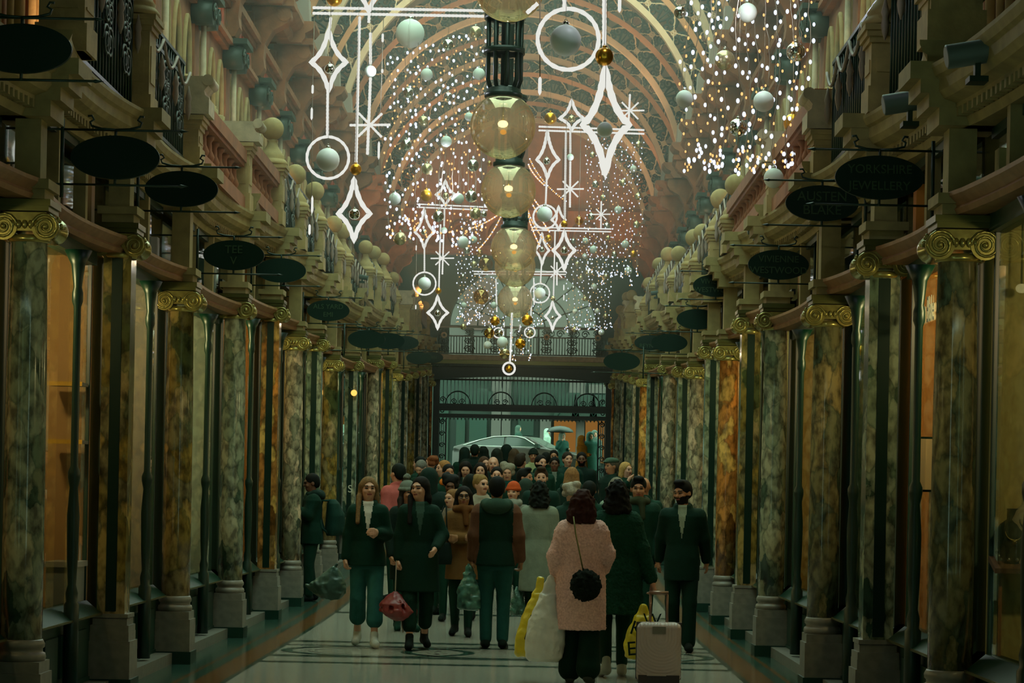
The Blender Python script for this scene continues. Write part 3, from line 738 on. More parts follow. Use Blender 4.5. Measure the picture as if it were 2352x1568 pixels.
for k, Y in enumerate(RY):
    r = empty('roof_arch', (XC, Y, zs(Y)+.35), f'cream iron roof arch filled with dark scrollwork, {rn[k]} one counting towards the far wall', 'roof arch', 'iron arches under the roof')
    for nme in bars:
        o = bpy.data.objects.new(nme, bars[nme]); COL.objects.link(o); o.parent = r
    o = bpy.data.objects.new('web_strut', webm); COL.objects.link(o); o.parent = r
    for i in range(NP):
        a = PI*(i+.5)/NP
        if Y < 46 and 50 < math.degrees(a) < 130: continue
        for j, rc in enumerate((RR+.30, RR+.79)):
            o = bpy.data.objects.new('scroll_panel', pm[j]); COL.objects.link(o); o.parent = r
            o.location = (rc*math.cos(a), 0, rc*math.sin(a)); o.rotation_euler = (0, -(a-PI/2), 0)
            o.scale = (rc/RR, 1, 1)
# purlins running between the arches
pu = MB()
for i in range(0, NP+1):
    a = PI*i/NP
    if 50 < math.degrees(a) < 130: ylo = 46
    else: ylo = 26
    p0, p1 = vault_pt(ylo, RR+1.0, a), vault_pt(68.9, RR+1.0, a)
    pu.tube([p0, p1], .045, 6, 0)
trim(pu, [M_rib2])
# ------------------------------------------------------------------ far wall with lunette, fanlight, balcony, beam and gate
M_orange = simple('orange terracotta wall', (206,126,66), .8, noise=.25, nscale=2.5)
M_orange2 = simple('dark orange terracotta moulding', (150,82,46), .8)
m = MB()
zc_ = zs(YEND)+.35
n = 32
pts = [(XC+(RR+1.2)*math.cos(PI*i/n), zc_+(RR+1.2)*math.sin(PI*i/n)) for i in range(n+1)]
m.prism(pts + [(XC-RR-1.2, 9.25), (XC+RR+1.2, 9.25)], YEND+.6, YEND+.9, 0)
for i, x in enumerate((-2.6,-1.3,0,1.3,2.6)):          # pilaster strips, panels and roundels on the lunette
    h = math.sqrt(max(.1,(RR*1.0)**2 - x*x))
    m.b2(XC+x-.10, XC+x+.10, YEND+.5, YEND+.62, zc_-.6, zc_+h, 1)
for x in (-1.95,-.65,.65,1.95):
    m.tube([(XC+x+.42*math.cos(k*PI/12), YEND+.55, zc_+.75+.42*math.sin(k*PI/12)) for k in range(24)], .06, 6, 1, True)
    m.lathe([(.0001,-.05),(.30,-.05),(.30,.02),(.0001,.02)], 20, 1, Matrix.Translation((XC+x, YEND+.6, zc_+.75)), False, 'Y')
for z in (zc_-.55, zc_+.10, zc_+1.55): m.b2(XC-RR-.3, XC+RR+.3, YEND+.48, YEND+.62, z, z+.09, 1)
struct(m.build('wall_end', [M_orange, M_orange2]))
m = MB()
for a, b, c in ((.1,9.10,9.25),(.25,9.25,9.36),(.4,9.36,9.5)): m.b2(XC-RR-1.0, XC+RR+1.0, YEND+.6-a, YEND+.7, b, c, 0)
trim(m, [M_stone2])
# dark screen wall below with the round-headed fanlight opening
m = MB(); fw, zc2 = 2.35, 6.95
arc = [(XC+.05+fw*math.cos(PI*i/24), zc2+1.95*math.sin(PI*i/24)) for i in range(25)]
out = [(XC+5, 5.9), (XC+5, 9.2), (XC-5, 9.2), (XC-5, 5.9), (XC+.05-fw, 5.9)] + arc[::-1] + [(XC+.05+fw, 5.9)]
m.prism(out, YEND+.45, YEND+.75, 0)
struct(m.build('wall_end_2', [M_dark]))
m = MB()
for i in range(1, 8):
    a = PI*i/8; m.tube([(XC+.05+.7*math.cos(a), YEND+.6, zc2+.58*math.sin(a)), (XC+.05+fw*math.cos(a), YEND+.6, zc2+1.95*math.sin(a))], .022, 5, 0)
for r in (.3, .62, 1.0): m.tube([(XC+.05+fw*r*math.cos(PI*i/24), YEND+.6, zc2+1.95*r*math.sin(PI*i/24)) for i in range(25)], .025, 5, 0)
for x in (-1.55,-.5,.55,1.6): m.b2(XC+x-.03, XC+x+.03, YEND+.57, YEND+.63, 5.9, zc2, 0)
m.b2(XC-fw, XC+fw+.1, YEND+.56, YEND+.64, zc2-.05, zc2+.03, 0)
for x in (-1.0, 0.05, 1.1, 1.9):             # scroll cresting inside the fanlight
    for e in (-1, 1):
        pts = [(XC+x+e*(.14+.13*(1-t/16*.8)*math.cos(t/16*3*PI)), YEND+.5, 6.75+.13*(1-t/16*.8)*math.sin(t/16*3*PI)) for t in range(17)]
        m.tube(pts, .02, 4, 0)
w_ = struct(m.build('window_%d' % WN[0], [M_iron])); WN[0] += 1
# bridge balcony
BZ = P(1190, 822, YEND-1.0).z
m = MB(); m.b2(XC-3.0, XC+3.0, YEND-1.2, YEND+.5, BZ-.10, BZ+.06, 1); m.b2(XC-3.0, XC+3.0, YEND-1.15, YEND+.5, BZ-.22, BZ-.10, 2)
m.b2(XC-3.0, XC+3.0, YEND-1.1, YEND+.5, BZ-.30, BZ-.22, 0)
for i in range(56): m.box((XC-2.8+i*.102, YEND-1.13, BZ-.26), (.05,.06,.06), 0)
arc = [(XC-2.95+5.9*i/24, BZ-.62+.16*math.sin(PI*i/24)) for i in range(25)]
m.prism([(XC-2.95, BZ-.3)] + [(x, z-.22+.1) for x, z in arc] + [(XC+2.95, BZ-.3)], YEND-1.0, YEND-.8, 0)
trim(m, [M_dark, M_pale, M_goldd])
rl = empty('bridge_railing', (XC, YEND-1.1, BZ+.06), 'black iron scroll railing of the footbridge above the far gateway', 'railing')
m = MB(); H = .86
for z in (.04, H*.68, H): m.b2(-2.85, 2.85, -.025, .025, z-.02, z+.02, 0)
for i in range(64):
    x = -2.8+5.6*i/63; m.tube([(x,0,.04),(x,0,H*.68)], .014, 4, 0)
m.build('bars', [M_iron], rl)
for i in range(7):
    m = MB(); x = -2.4+.8*i
    for e in (-1, 1):
        for zz, rr in ((.18,.12),(.42,.11),(.74,.09)):
            m.tube([(x+e*(.05+rr*(1-t/18*.8)*math.cos(t/18*3.4*PI)), -.03, zz+rr*(1-t/18*.8)*math.sin(t/18*3.4*PI)) for t in range(19)], .016, 4, 0)
    for q in range(7): m.tube([(x,-.02,H*.68+.02),(x+.16*math.cos(PI*q/6),-.02,H*.70+.17*math.sin(PI*q/6))], .012, 4, 0)
    m.build('scrollwork', [M_iron], rl)
for i, x in enumerate((-2.4, -.8, .8, 2.4)):
    m = MB(); m.tube([(x+.07*math.cos(k*PI/8), -.05, .60+.07*math.sin(k*PI/8)) for k in range(16)], .03, 6, 0, True); m.build('rosette', [M_pale], rl)
# gate frame: side posts, two cross beams with cresting, upper grille and the folded side grilles
gt = empty('entrance_gate', (XC, YEND-.4, fz(YEND)), 'dark green iron gateway with barred overthrow at the far street end', 'gate')
zg = fz(YEND)
gz = lambda py: P(1200, py, YEND-.4).z - zg
m = MB()
xl, xr = P(1003, 950, YEND).x - XC, P(1397, 950, YEND).x - XC
for x in (xl, xr): m.b2(x-.10, x+.10, -.1, .1, 0, gz(868), 0)
m.b2(xl, xr, -.09, .09, gz(946), gz(930), 0); m.b2(xl, xr, -.09, .09, gz(962), gz(953), 0)
m.b2(xl, xr, -.03, .03, gz(876), gz(872), 0)
m.build('frame', [M_iron], gt)
m = MB()
for i in range(46):
    x = xl+.1+(xr-xl-.2)*i/45; m.tube([(x,0,gz(946)),(x,0,gz(858))], .012, 4, 0)
    m.lathe([(.0001,gz(962)-.08),(.03,gz(962)-.02),(.0001,gz(962))], 6, 0, Matrix.Translation((x,0,0)))
for k in range(4):
    cx = xl + (xr-xl)*(k+.5)/4
    m.tube([(cx+.40*math.cos(PI*j/12), -.03, gz(932)+.42*math.sin(PI*j/12)) for j in range(13)], .022, 4, 0)
    for e in (-1, 1):
        m.tube([(cx+e*(.12+.1*(1-t/14*.8)*math.cos(t/14*3*PI)), -.03, gz(925)+.1*(1-t/14*.8)*math.sin(t/14*3*PI)) for t in range(15)], .016, 4, 0)
m.build('grille', [M_iron], gt)
for e, x in ((1, xl), (-1, xr)):
    m = MB()
    for j in range(4): m.tube([(x+e*(.12+.06*j),0,0),(x+e*(.12+.06*j),0,gz(965))], .014, 4, 0)
    for j in range(8):
        z = .25+j*.36
        m.tube([(x+e*(.20+.09*(1-t/14*.8)*math.cos(t/14*3*PI)), -.03, z+.09*(1-t/14*.8)*math.sin(t/14*3*PI)) for t in range(15)], .016, 4, 0)
    m.b2(x+e*.30, x+e*.34, -.03, .03, 0, gz(965), 0)
    m.build('folded_leaf', [M_iron], gt)
# ------------------------------------------------------------------ street beyond
M_street = simple('wet asphalt', (70,80,76), .35, noise=.2, nscale=5)
m = MB(); ZS = fz(70); m.b2(-30, 30, 69.8, 96, ZS-.1, ZS, 0); struct(m.build('floor_2', [M_street]))
M_sgrey = simple('pale street stone', (84,82,76), .8); M_sdark = simple('dark shopfront', (8,42,30), .4); M_spink = simple('pink street brick', (84,60,54), .8)
M_swarm = emis('lit shop window', (214,150,72), .30); M_sgl = simple('grey shop glazing', (44,66,58), .15)
YS = 92.0
def sx(px): return P(px, 1000, YS).x
def sz(py): return P(1200, py, YS).z
fa = empty('street_building', (0, YS, ZS), 'pale stone shop building across the street seen through the gateway', 'building')
m = MB()
m.b2(-25, 25, 0, 1.0, sz(875)-ZS, 16, 0); m.b2(-25, 25, .55, .9, 0, sz(875)-ZS+.3, 2); m.b2(-25, sx(1130), 0, .6, 0, sz(875)-ZS, 2)
for a, b in ((1128,1150),(1152,1172),(1305,1342)): m.b2(sx(a), sx(b), -.25, .2, 0, sz(862)-ZS, 0)
m.b2(sx(1172), 25, 0, .6, 0, sz(875)-ZS, 2)
m.build('wall', [M_sgrey, M_spink, M_sdark], fa)
m = MB(); m.b2(sx(1000), sx(1130), -.35, -.2, sz(935)-ZS, sz(900)-ZS, 0); m.b2(sx(1172), sx(1310), -.35, -.2, sz(955)-ZS, sz(938)-ZS, 0); m.build('fascia', [M_sdark], fa)
for a, b, c, d, mt in ((1010,1030,900,1060,M_sgl),(1048,1068,960,1060,M_sgl),(1078,1118,960,1060,M_sgl),(1190,1225,900,1000,M_sdark),(1240,1265,960,1060,M_sgrey),(1272,1322,965,1060,M_swarm),(1344,1392,960,1060,M_swarm),(1095,1120,895,925,M_sgl),(1140,1165,893,930,M_sgrey),(1300,1330,900,925,M_sgl),(1350,1390,880,900,M_sgrey)):
    m = MB(); m.b2(sx(a), sx(b), -.31, -.22, sz(d)-ZS, sz(c)-ZS, 0); m.build('window', [mt], fa)
for a, b, c, d in ((1060,1130,640,760),(1350,1380,560,640),(1260,1290,560,640)):
    m = MB(); m.b2(sx(a), sx(b), -.12, 0, sz(d)-ZS, sz(c)-ZS, 0); m.build('panel', [M_spink], fa)
for a in (1085, 1245, 1330):
    m = MB(); m.b2(sx(a)-.45, sx(a)+.45, -6.0, -5.9, sz(868)-ZS-.04, sz(868)-ZS+.06, 0); m.box((sx(a), -2.9, sz(868)-ZS+.05), (.06,6.0,.05), 1); m.build('strip_light', [emis('street strip light', (225,240,225), .8), M_iron], fa)
for k in range(3):
    m = MB(); x0 = sx(1275)+k*.75; m.tube([(x0,-1.0,sz(962)-ZS),(x0+.45,-1.2,sz(925)-ZS),(x0+.9,-1.0,sz(962)-ZS)], .03, 4, 0); m.prism([(x0-.1,sz(964)-ZS),(x0+1.0,sz(964)-ZS),(x0+.85,sz(905)-ZS),(x0+.05,sz(905)-ZS)], -.9, -.3, 0); m.build('awning', [M_sdark], fa)
# ------------------------------------------------------------------ pendant globe lamps
LAMPS = [(1170,-33,165),(1155,290,150),(1168,437,126),(1180,570,105),(1183,612,94),(1183,690,80)]
LAMP_POS = []
ln = ['cut off by the top edge', 'with the rod bundle above it', 'third down the hanging row', 'fourth down the hanging row', 'fifth down the hanging row', 'last and farthest of the hanging row']
for i, (px, py, d) in enumerate(LAMPS):
    Y = .60*F/d; p = P(px, py, Y); LAMP_POS.append(p); R_ = .30
    r = empty('globe_pendant_lamp', p, f'large smoked glass globe lamp with dark rod stem, {ln[i]}', 'lamp', 'globe lamps down the centre of the arcade')
    g = MB(); g.lathe([(.001,-R_)] + [(R_*math.cos(a), R_*math.sin(a)) for a in [(-PI/2 + PI*k/22) for k in range(1, 19)]] + [(.17, R_*.90)], 36, 0); g.build('glass_globe', [M_globe], r)
    c = MB(); c.lathe([(.165,.255),(.175,.265),(.175,.30),(.15,.31),(.15,.34),(.11,.36)], 24, 0); c.build('cap', [M_iron], r)
    s = MB()
    for k in range(9):
        a = 2*PI*k/9; x, y = .155*math.cos(a), .155*math.sin(a)
        s.tube([(x*.8,y*.8,.34),(x,y,.42),(x,y,1.02)], .020, 6, 0)
    for z in (.66, .98): s.lathe([(.19,z),(.19,z+.05),(.15,z+.05),(.15,z)], 20, 0)
    s.tube([(0,0,.3),(0,0,12.6-p.z)], .03, 8, 0)
    s.build('rod_stem', [M_iron], r)
    b = MB(); b.sphere((0,-.01,.02), .042, 14, 0, (1.15,1,.8)); b.build('bulb', [M_bulb], r)
    b = MB(); b.sphere((.005,-.01,-.055), .030, 12, 0, (1,1,.8)); b.build('amber_reflection', [emis('amber bulb reflection', (255,176,60), 1.1)], r)  # amber reflection under the bulb, put in as a small glowing ball
    b = MB(); b.tube([(0,0,.03),(0,0,.30)], .008, 6, 0); b.build('lamp_holder', [M_gold], r)
# ------------------------------------------------------------------ light ornaments (rope light on frames)
def LP(px, py, Y, o): p = P(px, py, Y); return (p.x-o.x, p.y-o.y, p.z-o.z)
class RB(MB):
    def tube(s, pts, r, n=8, mat=0, closed=False, **k):
        pts = [Vector(p) for p in pts]; out = []; rr = []; q = pts + ([pts[0]] if closed else [])
        for a, b in zip(q[:-1], q[1:]):
            L = (b-a).length; m_ = max(1, int(L/(r*1.25)))
            for i in range(m_): out.append(a.lerp(b, i/m_))
        if not closed: out.append(q[-1])
        if len(out) > 500 or len(out) < 3: return MB.tube(s, pts, r, n, mat, closed, **k)
        return MB.tube(s, out, [r*(1.1 if i % 2 else .88) for i in range(len(out))], 6, mat, closed, **k)
def ornament(Y, origin, label, spec, rad, group='hanging rope-light ornaments'):
    rad = rad*.64
    o = P(origin[0], origin[1], Y)
    r = empty('rope_light_ornament', o, label, 'light ornament', group)
    for it in spec:
        k = it[0]; m = MB() if k == 'wire' else RB()
        if k == 'bar':
            (_, x0, y0, x1, y1) = it
            a, b = Vector(LP(x0, y0, Y, o)), Vector(LP(x1, y1, Y, o)); g = Vector((0, 0, rad*1.9))
            m.tube([a+g, b+g], rad, 8, 0); m.tube([a-g, b-g], rad, 8, 0); m.build('double_bar', [M_white], r)
        elif k == 'rod':
            m.tube([LP(x, y, Y, o) for x, y in it[1:]], rad, 8, 0); m.build('rod', [M_white], r)
        elif k == 'ring':
            (_, x, y, rp) = it; c = Vector(LP(x, y, Y, o)); R_ = rp*Y/F
            m.tube([c + Vector((R_*math.cos(a*PI/20), 0, R_*math.sin(a*PI/20))) for a in range(40)], rad, 8, 0, True); m.build('ring', [M_white], r)
        elif k == 'star':
            (_, x, y, L, R2, T, B) = it           # centre, left/right x, top/bottom y
            c = Vector(LP(x, y, Y, o)); pts = []
            q = [(L, y), (x, T), (R2, y), (x, B)]
            for i in range(4):
                a = Vector(LP(*q[i], Y, o)); b = Vector(LP(*q[(i+1) % 4], Y, o))
                for t in range(8):
                    u = t/8; w0 = (1-u)**2; w1 = 2*u*(1-u); w2 = u*u
                    cc = c + (a-c)*.24 + (b-c)*.24
                    pts.append(a*w0 + cc*w1 + b*w2)
            m.tube(pts, rad*1.6, 8, 0, True); m.build('star', [M_white], r)
        elif k == 'snow':
            (_, x, y, rp) = it; c = Vector(LP(x, y, Y, o)); R_ = rp*Y/F
            for a in (0.03, PI/4, -PI/4):
                d = Vector((math.cos(a), 0, math.sin(a)))*R_*(1 if a == .03 else .82)
                m.tube([c-d, c+d], rad*.9, 8, 0)
            m.build('snowflake', [M_white], r)
        elif k == 'dash':
            (_, x, y, h) = it; c = Vector(LP(x, y, Y, o)); hh = h*Y/F/2
            m.lathe([(.001,-hh),(rad*.8,-hh*.7),(rad*.8,hh*.7),(.001,hh)], 8, 0, Matrix.Translation(c)); m.build('capsule_light', [M_white], r)
        elif k == 'wire':
            m.tube([LP(x, y, Y, o) for x, y in it[1:]], .004, 5, 0); m.build('cable', [M_wire], r)
    return r
ornament(21, (915,25), 'largest left rope-light frame with double bar, stars, ring and snowflake hanging beside the globe lamps',
  [('bar',718,24,1112,31),('star',847,-30,800,894,-90,30),('star',755,143,713,797,66,212),('rod',(760,40),(757,66)),('rod',(753,205),(752,313)),('ring',753,362,48),
   ('rod',(826,38),(818,376)),('star',813,491,775,852,408,556),('rod',(848,30),(847,52)),('rod',(851,75),(851,150)),('rod',(851,178),(844,355)),('snow',850,287,47),
   ('dash',718,205,22),('dash',716,261,30),('dash',717,470,42),('dash',711,527,26),('wire',(722,40),(718,200),(717,330),(716,450),(711,520)),('dash',879,87,22),('dash',878,163,10),('dash',870,345,44),('wire',(881,40),(876,200),(868,380))], .022)
ornament(14, (1345,20), 'nearest rope-light ornament right of the lamps with a big ring and a large four-pointed star',
  [('ring',1305,90,70),('rod',(1296,-60),(1297,20)),('rod',(1388,-60),(1388,108)),('star',1390,287,1338,1446,150,402),('rod',(1388,385),(1386,402)),('dash',1423,12,34),('dash',1240,197,44),('wire',(1240,-20),(1240,180)),('wire',(1392,-60),(1388,120)),
   ('rod',(1210,30),(1235,8))], .022)
ornament(28, (1358,300), 'rope-light frame right of the lamps with double bar, ring and snowflakes before the fine curtain',
  [('bar',1237,295,1480,303),('star',1313,272,1284,1342,228,300),('snow',1447,254,33),('rod',(1447,216),(1443,296)),('star',1257,367,1232,1285,300,412),('rod',(1256,405),(1253,472)),('ring',1252,498,27),
   ('rod',(1300,303),(1297,508)),('rod',(1310,303),(1310,352)),('rod',(1310,370),(1309,476)),('snow',1310,434,31),('star',1296,575,1269,1322,528,622),('dash',1330,510,22),('wire',(1334,300),(1330,500))], .020)
ornament(35, (1040,475), 'rope-light frame left of the lamps with double bar, ring and snowflake',
  [('bar',957,472,1120,479),('star',1023,447,1000,1047,413,474),('star',974,533,952,999,478,572),('rod',(975,560),(975,626)),('ring',975,651,26),('rod',(1021,480),(1020,520)),('rod',(1019,538),(1016,630)),('snow',1016,593,27),
   ('rod',(1012,515),(1008,662)),('star',1005,718,981,1030,678,757),('dash',956,569,13),('dash',955,705,11),('wire',(957,545),(956,620),(955,760))], .020)
ornament(38, (1312,527), 'smaller rope-light frame right of the lamps with double bar and a snowflake on top',
  [('bar',1220,525,1404,529),('star',1283,505,1266,1300,472,530),('snow',1381,492,21),('rod',(1381,462),(1380,524)),('star',1245,575,1228,1262,534,610),('rod',(1244,605),(1241,652)),('ring',1240,673,22),
   ('rod',(1275,530),(1271,682)),('rod',(1279,602),(1279,655)),('snow',1278,624,23),('star',1269,726,1251,1288,690,760),('dash',1295,660,14),('dash',1295,683,14)], .020)
ornament(45, (1194,626), 'farthest rope-light frame crossing behind the lower globe lamps with two little rings',
  [('bar',1088,626,1300,627),('rod',(1139,640),(1141,716)),('rod',(1226,638),(1227,700)),('rod',(1221,694),(1219,728)),('ring',1145,764,11.5),('ring',1217,763,12),('rod',(1194,745),(1194,760)),('dash',1158,745,14)], .022)
ornament(37, (1172,780), 'long vertical rope light ending in a small ring round a gold bauble',
  [('rod',(1176,718),(1174,780)),('rod',(1174,780),(1171,832)),('ring',1169,846,13.5)], .028)
# ------------------------------------------------------------------ baubles
BMAT = {'w': (M_bwhite, 'frosted white'), 's': (M_bsilver, 'mirrored silver'), 'g': (M_bgold, 'shiny gold'), 'c': (M_bchamp, 'champagne'), 'k': (M_bclear, 'clear amber')}
BA = {
 'in the left rope-light ornament': (21, [(753,367,27,'w'),(817,389,13.5,'g'),(814,492,13,'s'),(851,164,13.5,'w'),(757,158,12,'s'),(768,-4,19,'g')]),
 'in the nearest right rope-light ornament': (14, [(1299,93,36,'w'),(1388,130,21,'g'),(1389,298,18,'w')]),
 'in the double-bar ornament right of the lamps': (28, [(1313,273,8,'c'),(1264,272,14,'g'),(1256,370,8,'s'),(1251,492,18,'w'),(1310,361,8,'w'),(1296,514,8,'g'),(1296,575,8,'s'),(1330,507,10,'k')]),
 'in the ornament left of the lamps': (35, [(1024,450,7.5,'c'),(974,533,7,'s'),(975,651,15,'w'),(1020,529,7.5,'w'),(1007,668,7,'g'),(1005,719,7,'s')]),
 'in the smaller ornament right of the lamps': (38, [(1240,673,13,'w'),(1270,685,5.5,'c'),(1269,730,5,'s'),(1245,573,6,'s'),(1260,547,8,'g')]),
 'by the left fairy-light curtain': (31, [(942,77,33,'w'),(1092,74,14,'c'),(1029,103,13,'s'),(980,171,14,'w'),(1100,170,14,'w'),(938,213,12,'s'),(1029,222,10,'s'),(972,278,12,'c'),(1077,268,10,'w'),(933,333,13,'s'),(1025,325,13,'w'),(981,388,13,'c'),(1086,380,14,'s'),(1124,376,6,'k'),(979,449,14,'g'),(907,456,14,'w'),(1053,456,13,'w'),(1082,451,14,'s'),(1007,497,13,'s'),(1092,490,13,'c'),(1111,492,7,'s'),(919,548,15,'c'),(1063,556,14,'w')]),
 'in the beads left of the lower lamps': (43, [(1088,550,8,'w'),(1072,575,8,'s'),(1101,581,9,'k'),(1088,607,8,'c'),(1116,607,16,'k'),(1063,635,6,'s'),(1105,681,18,'k'),(1065,701,7,'w'),(1064,750,7,'c'),(1134,701,8,'w')]),
 'in the lowest cluster under the lamps': (36.1, [(1137,737,11,'g'),(1211,735,13,'g'),(1124,765,12,'k'),(1120,792,9,'w'),(1154,786,13,'w'),(1159,812,12,'c'),(1195,789,12,'g'),(1147,765,8,'s'),(1217,765,8,'c'),(1169,847,7.5,'g')]),
 'in the fine curtain right of the lamps': (41, [(1368,423,8,'s'),(1431,420,8,'c'),(1385,454,7,'c'),(1466,451,8,'c'),(1420,482,9,'w'),(1358,497,8,'s'),(1394,519,8,'s'),(1462,516,8,'c'),(1345,553,7,'w'),(1397,546,5,'c'),(1363,573,9,'w'),(1436,561,9,'w'),(1411,584,7,'s'),(1455,583,8,'g'),(1443,622,9,'w'),(1467,332,8,'c'),(1361,356,7,'c'),(1455,388,8,'w')]),
 'in the lower beaded curtain over the bridge': (46, [(1317,553,6,'s'),(1343,588,6,'w'),(1326,606,6,'c'),(1352,626,9,'c'),(1334,638,6,'c'),(1392,635,7,'c'),(1364,658,7,'w'),(1317,661,5,'s'),(1344,686,6,'c'),(1321,715,6,'w'),(1372,714,6,'w'),(1391,726,6,'c'),(1358,735,4.5,'s'),(1320,756,7,'c'),(1381,763,7,'w')]),
 'by the near right fairy-light curtain': (20, [(1562,29,14,'s'),(1665,138,23,'c'),(1572,227,20,'w'),(1717,29,22,'w'),(1754,233,24,'w'),(1828,119,22,'s'),(1695,293,21,'s'),(1821,283,22,'g'),(1777,409,23,'w')]),
}
BMESH = {}
for k, (mt, nm) in BMAT.items():
    b = MB(); b.sphere((0,0,0), 1.0, 24, 0); c = MB(); c.lathe([(.22,.94),(.22,1.18),(.16,1.2)], 12, 0); c.tube([(.09*math.cos(t),0,1.28+.09*math.sin(t)) for t in [q*PI/4 for q in range(8)]], .025, 4, 0, True)
    BMESH[k] = (b.mesh('bauble', [mt]), c.mesh('bauble_cap', [M_bsilver if k != 'g' else M_bgold]))
thm = MB(); thm.tube([(0,0,0),(0,0,1)], .003, 4, 0); thm = thm.mesh('hanging_thread', [M_wire])
OW = ['highest', 'second highest', 'third highest', 'fourth highest', 'fifth highest', 'sixth highest', 'seventh highest', 'eighth highest', 'ninth highest', 'lowest']
for zone, (Y, lst) in BA.items():
    cntk = {}
    for j, (px, py, rp, k) in enumerate(sorted(lst, key=lambda t: t[1])):
        n = cntk.get(k, 0); cntk[k] = n+1; tot = sum(1 for t in lst if t[3] == k)
        YY = Y + .25*math.sin(j*2.4) if len(lst) > 8 else Y - .06
        p = P(px, py, YY); R_ = rp*YY/F
        rank = 'its only one' if tot == 1 else f'{OW[min(n, 9)]} such'
        o = bpy.data.objects.new('bauble', BMESH[k][0]); COL.objects.link(o); o.location = p; o.scale = (R_,)*3
        tag(o, f'{BMAT[k][1]} bauble {zone}, {rank}', 'bauble', f'baubles {zone}')
        c = bpy.data.objects.new('bauble_cap', BMESH[k][1]); COL.objects.link(c); c.parent = o
        t = bpy.data.objects.new('hanging_thread', thm); COL.objects.link(t); t.parent = o; t.location = (0,0,1.3); t.scale = (1/R_*.5, 1/R_*.5, min(1.6, 11-p.z)/R_)
# ------------------------------------------------------------------ fairy light curtains
bulbw = MB(); bulbw.sphere((0,0,0), 1, 8, 0, (.85,.85,1.25)); bw = bulbw.mesh('fairy_bulb', [M_wbulb])
bulbg = MB(); bulbg.sphere((0,0,0), 1, 8, 0, (.85,.85,1.25)); bgm = bulbg.mesh('fairy_bulb', [M_gbulb])
def light_string(px0, y0, y1, Y, step, br, sub, label, group, seed, amber=.42):
    rnd = random.Random(seed); o = P(px0, y0, Y); s = Y/F
    L = (y1-y0)*s; m = MB(); n = max(4, int(L/step)); pts = []
    for i in range(n+1):
        z = -L*i/n; pts.append(Vector((rnd.uniform(-.4,.4)*step*.35 + .03*math.sin(i*.35+seed), rnd.uniform(-.05,.05), z)))
    m.tube(pts, max(.0035, br*.16), 4, 0, caps=False)
    bl = []
    for i in range(1, n+1):
        sd_ = 1 if i % 2 else -1; am = rnd.random() < amber
        bl.append((pts[i] + Vector((sd_*br*rnd.uniform(.6,1.9), 0, rnd.uniform(-.3,.3)*step)), am, br*(rnd.uniform(.55,.75) if am else rnd.uniform(.8,1.1))))
    for q in range(6):                          # bunched end of the string
        am = rnd.random() < amber
        bl.append((pts[-1] + Vector((rnd.uniform(-2.6,2.6)*br, 0, rnd.uniform(-2,7)*br)), am, br*(.6 if am else .95)))
    if sub:
        r = empty('fairy_light_string', o, label, 'string lights', group)
        m.build('wire', [M_wire], r)
        for p, am, rr in bl:
            b = bpy.data.objects.new('fairy_bulb', bgm if am else bw); COL.objects.link(b); b.parent = r; b.location = p; b.scale = (rr,)*3
    else:
        for p, am, rr in bl: m.sphere(p, rr, 6, 2 if am else 1, (.9,.9,1.2))
        ob = m.build('fairy_light_string', [M_wire, M_wbulb, M_gbulb]); ob.location = o; tag(ob, label, 'string lights', group)
NTH = ['first', 'second', 'third', 'fourth', 'fifth', 'sixth', 'seventh', 'eighth', 'ninth', 'tenth', 'eleventh', 'twelfth', 'thirteenth', 'fourteenth', 'fifteenth', 'sixteenth', 'seventeenth', 'eighteenth', 'nineteenth', 'twentieth']
rnd = random.Random(5)
def curtain(x0, x1, n, ytop, ybot, Y, step, br, sub, where, jit=1.0, amber=.42, ytops=None):
    for i in range(n):
        px = x0 + (x1-x0)*(i+.5)/n + rnd.uniform(-.3,.3)*(x1-x0)/n
        yt = ytop + rnd.uniform(-8, 8)*jit if ytops is None else ytops((i+.5)/n); yb = ybot + rnd.uniform(-22, 14)*jit
        light_string(px, yt, yb, Y + rnd.uniform(-.5,.5), step, br, sub, f'fairy light string, {NTH[i]} from the left in the {where}', f'fairy light strings of the {where}', i*13+int(x0), amber)
curtain(1565, 1875, 13, -60, 385, 20, .082, .0185, True, 'near right light curtain')
curtain(885, 1128, 15, 60, 545, 31.5, .105, .021, False, 'left light curtain', 1.3, .42, lambda t: 120-75*t)
curtain(1342, 1478, 11, 318, 640, 40, .085, .013, False, 'fine curtain right of the lamps', 1.0, .35)
curtain(1302, 1408, 10, 535, 752, 46, .085, .013, False, 'lower beaded curtain over the bridge', .8, .35)
curtain(1050, 1112, 7, 485, 740, 44, .085, .014, False, 'narrow curtain left of the lower lamps', .8, .35)
curtain(1100, 1150, 5, 622, 745, 47, .08, .014, False, 'short bead strings behind the lower lamps', .6, .4)
curtain(1222, 1250, 3, 640, 745, 47, .08, .014, False, 'short strings right of the lower lamps', .6, .4)
curtain(1140, 1225, 5, 720, 818, 36.8, .07, .012, False, 'bead strings of the lowest cluster', .6, .5)
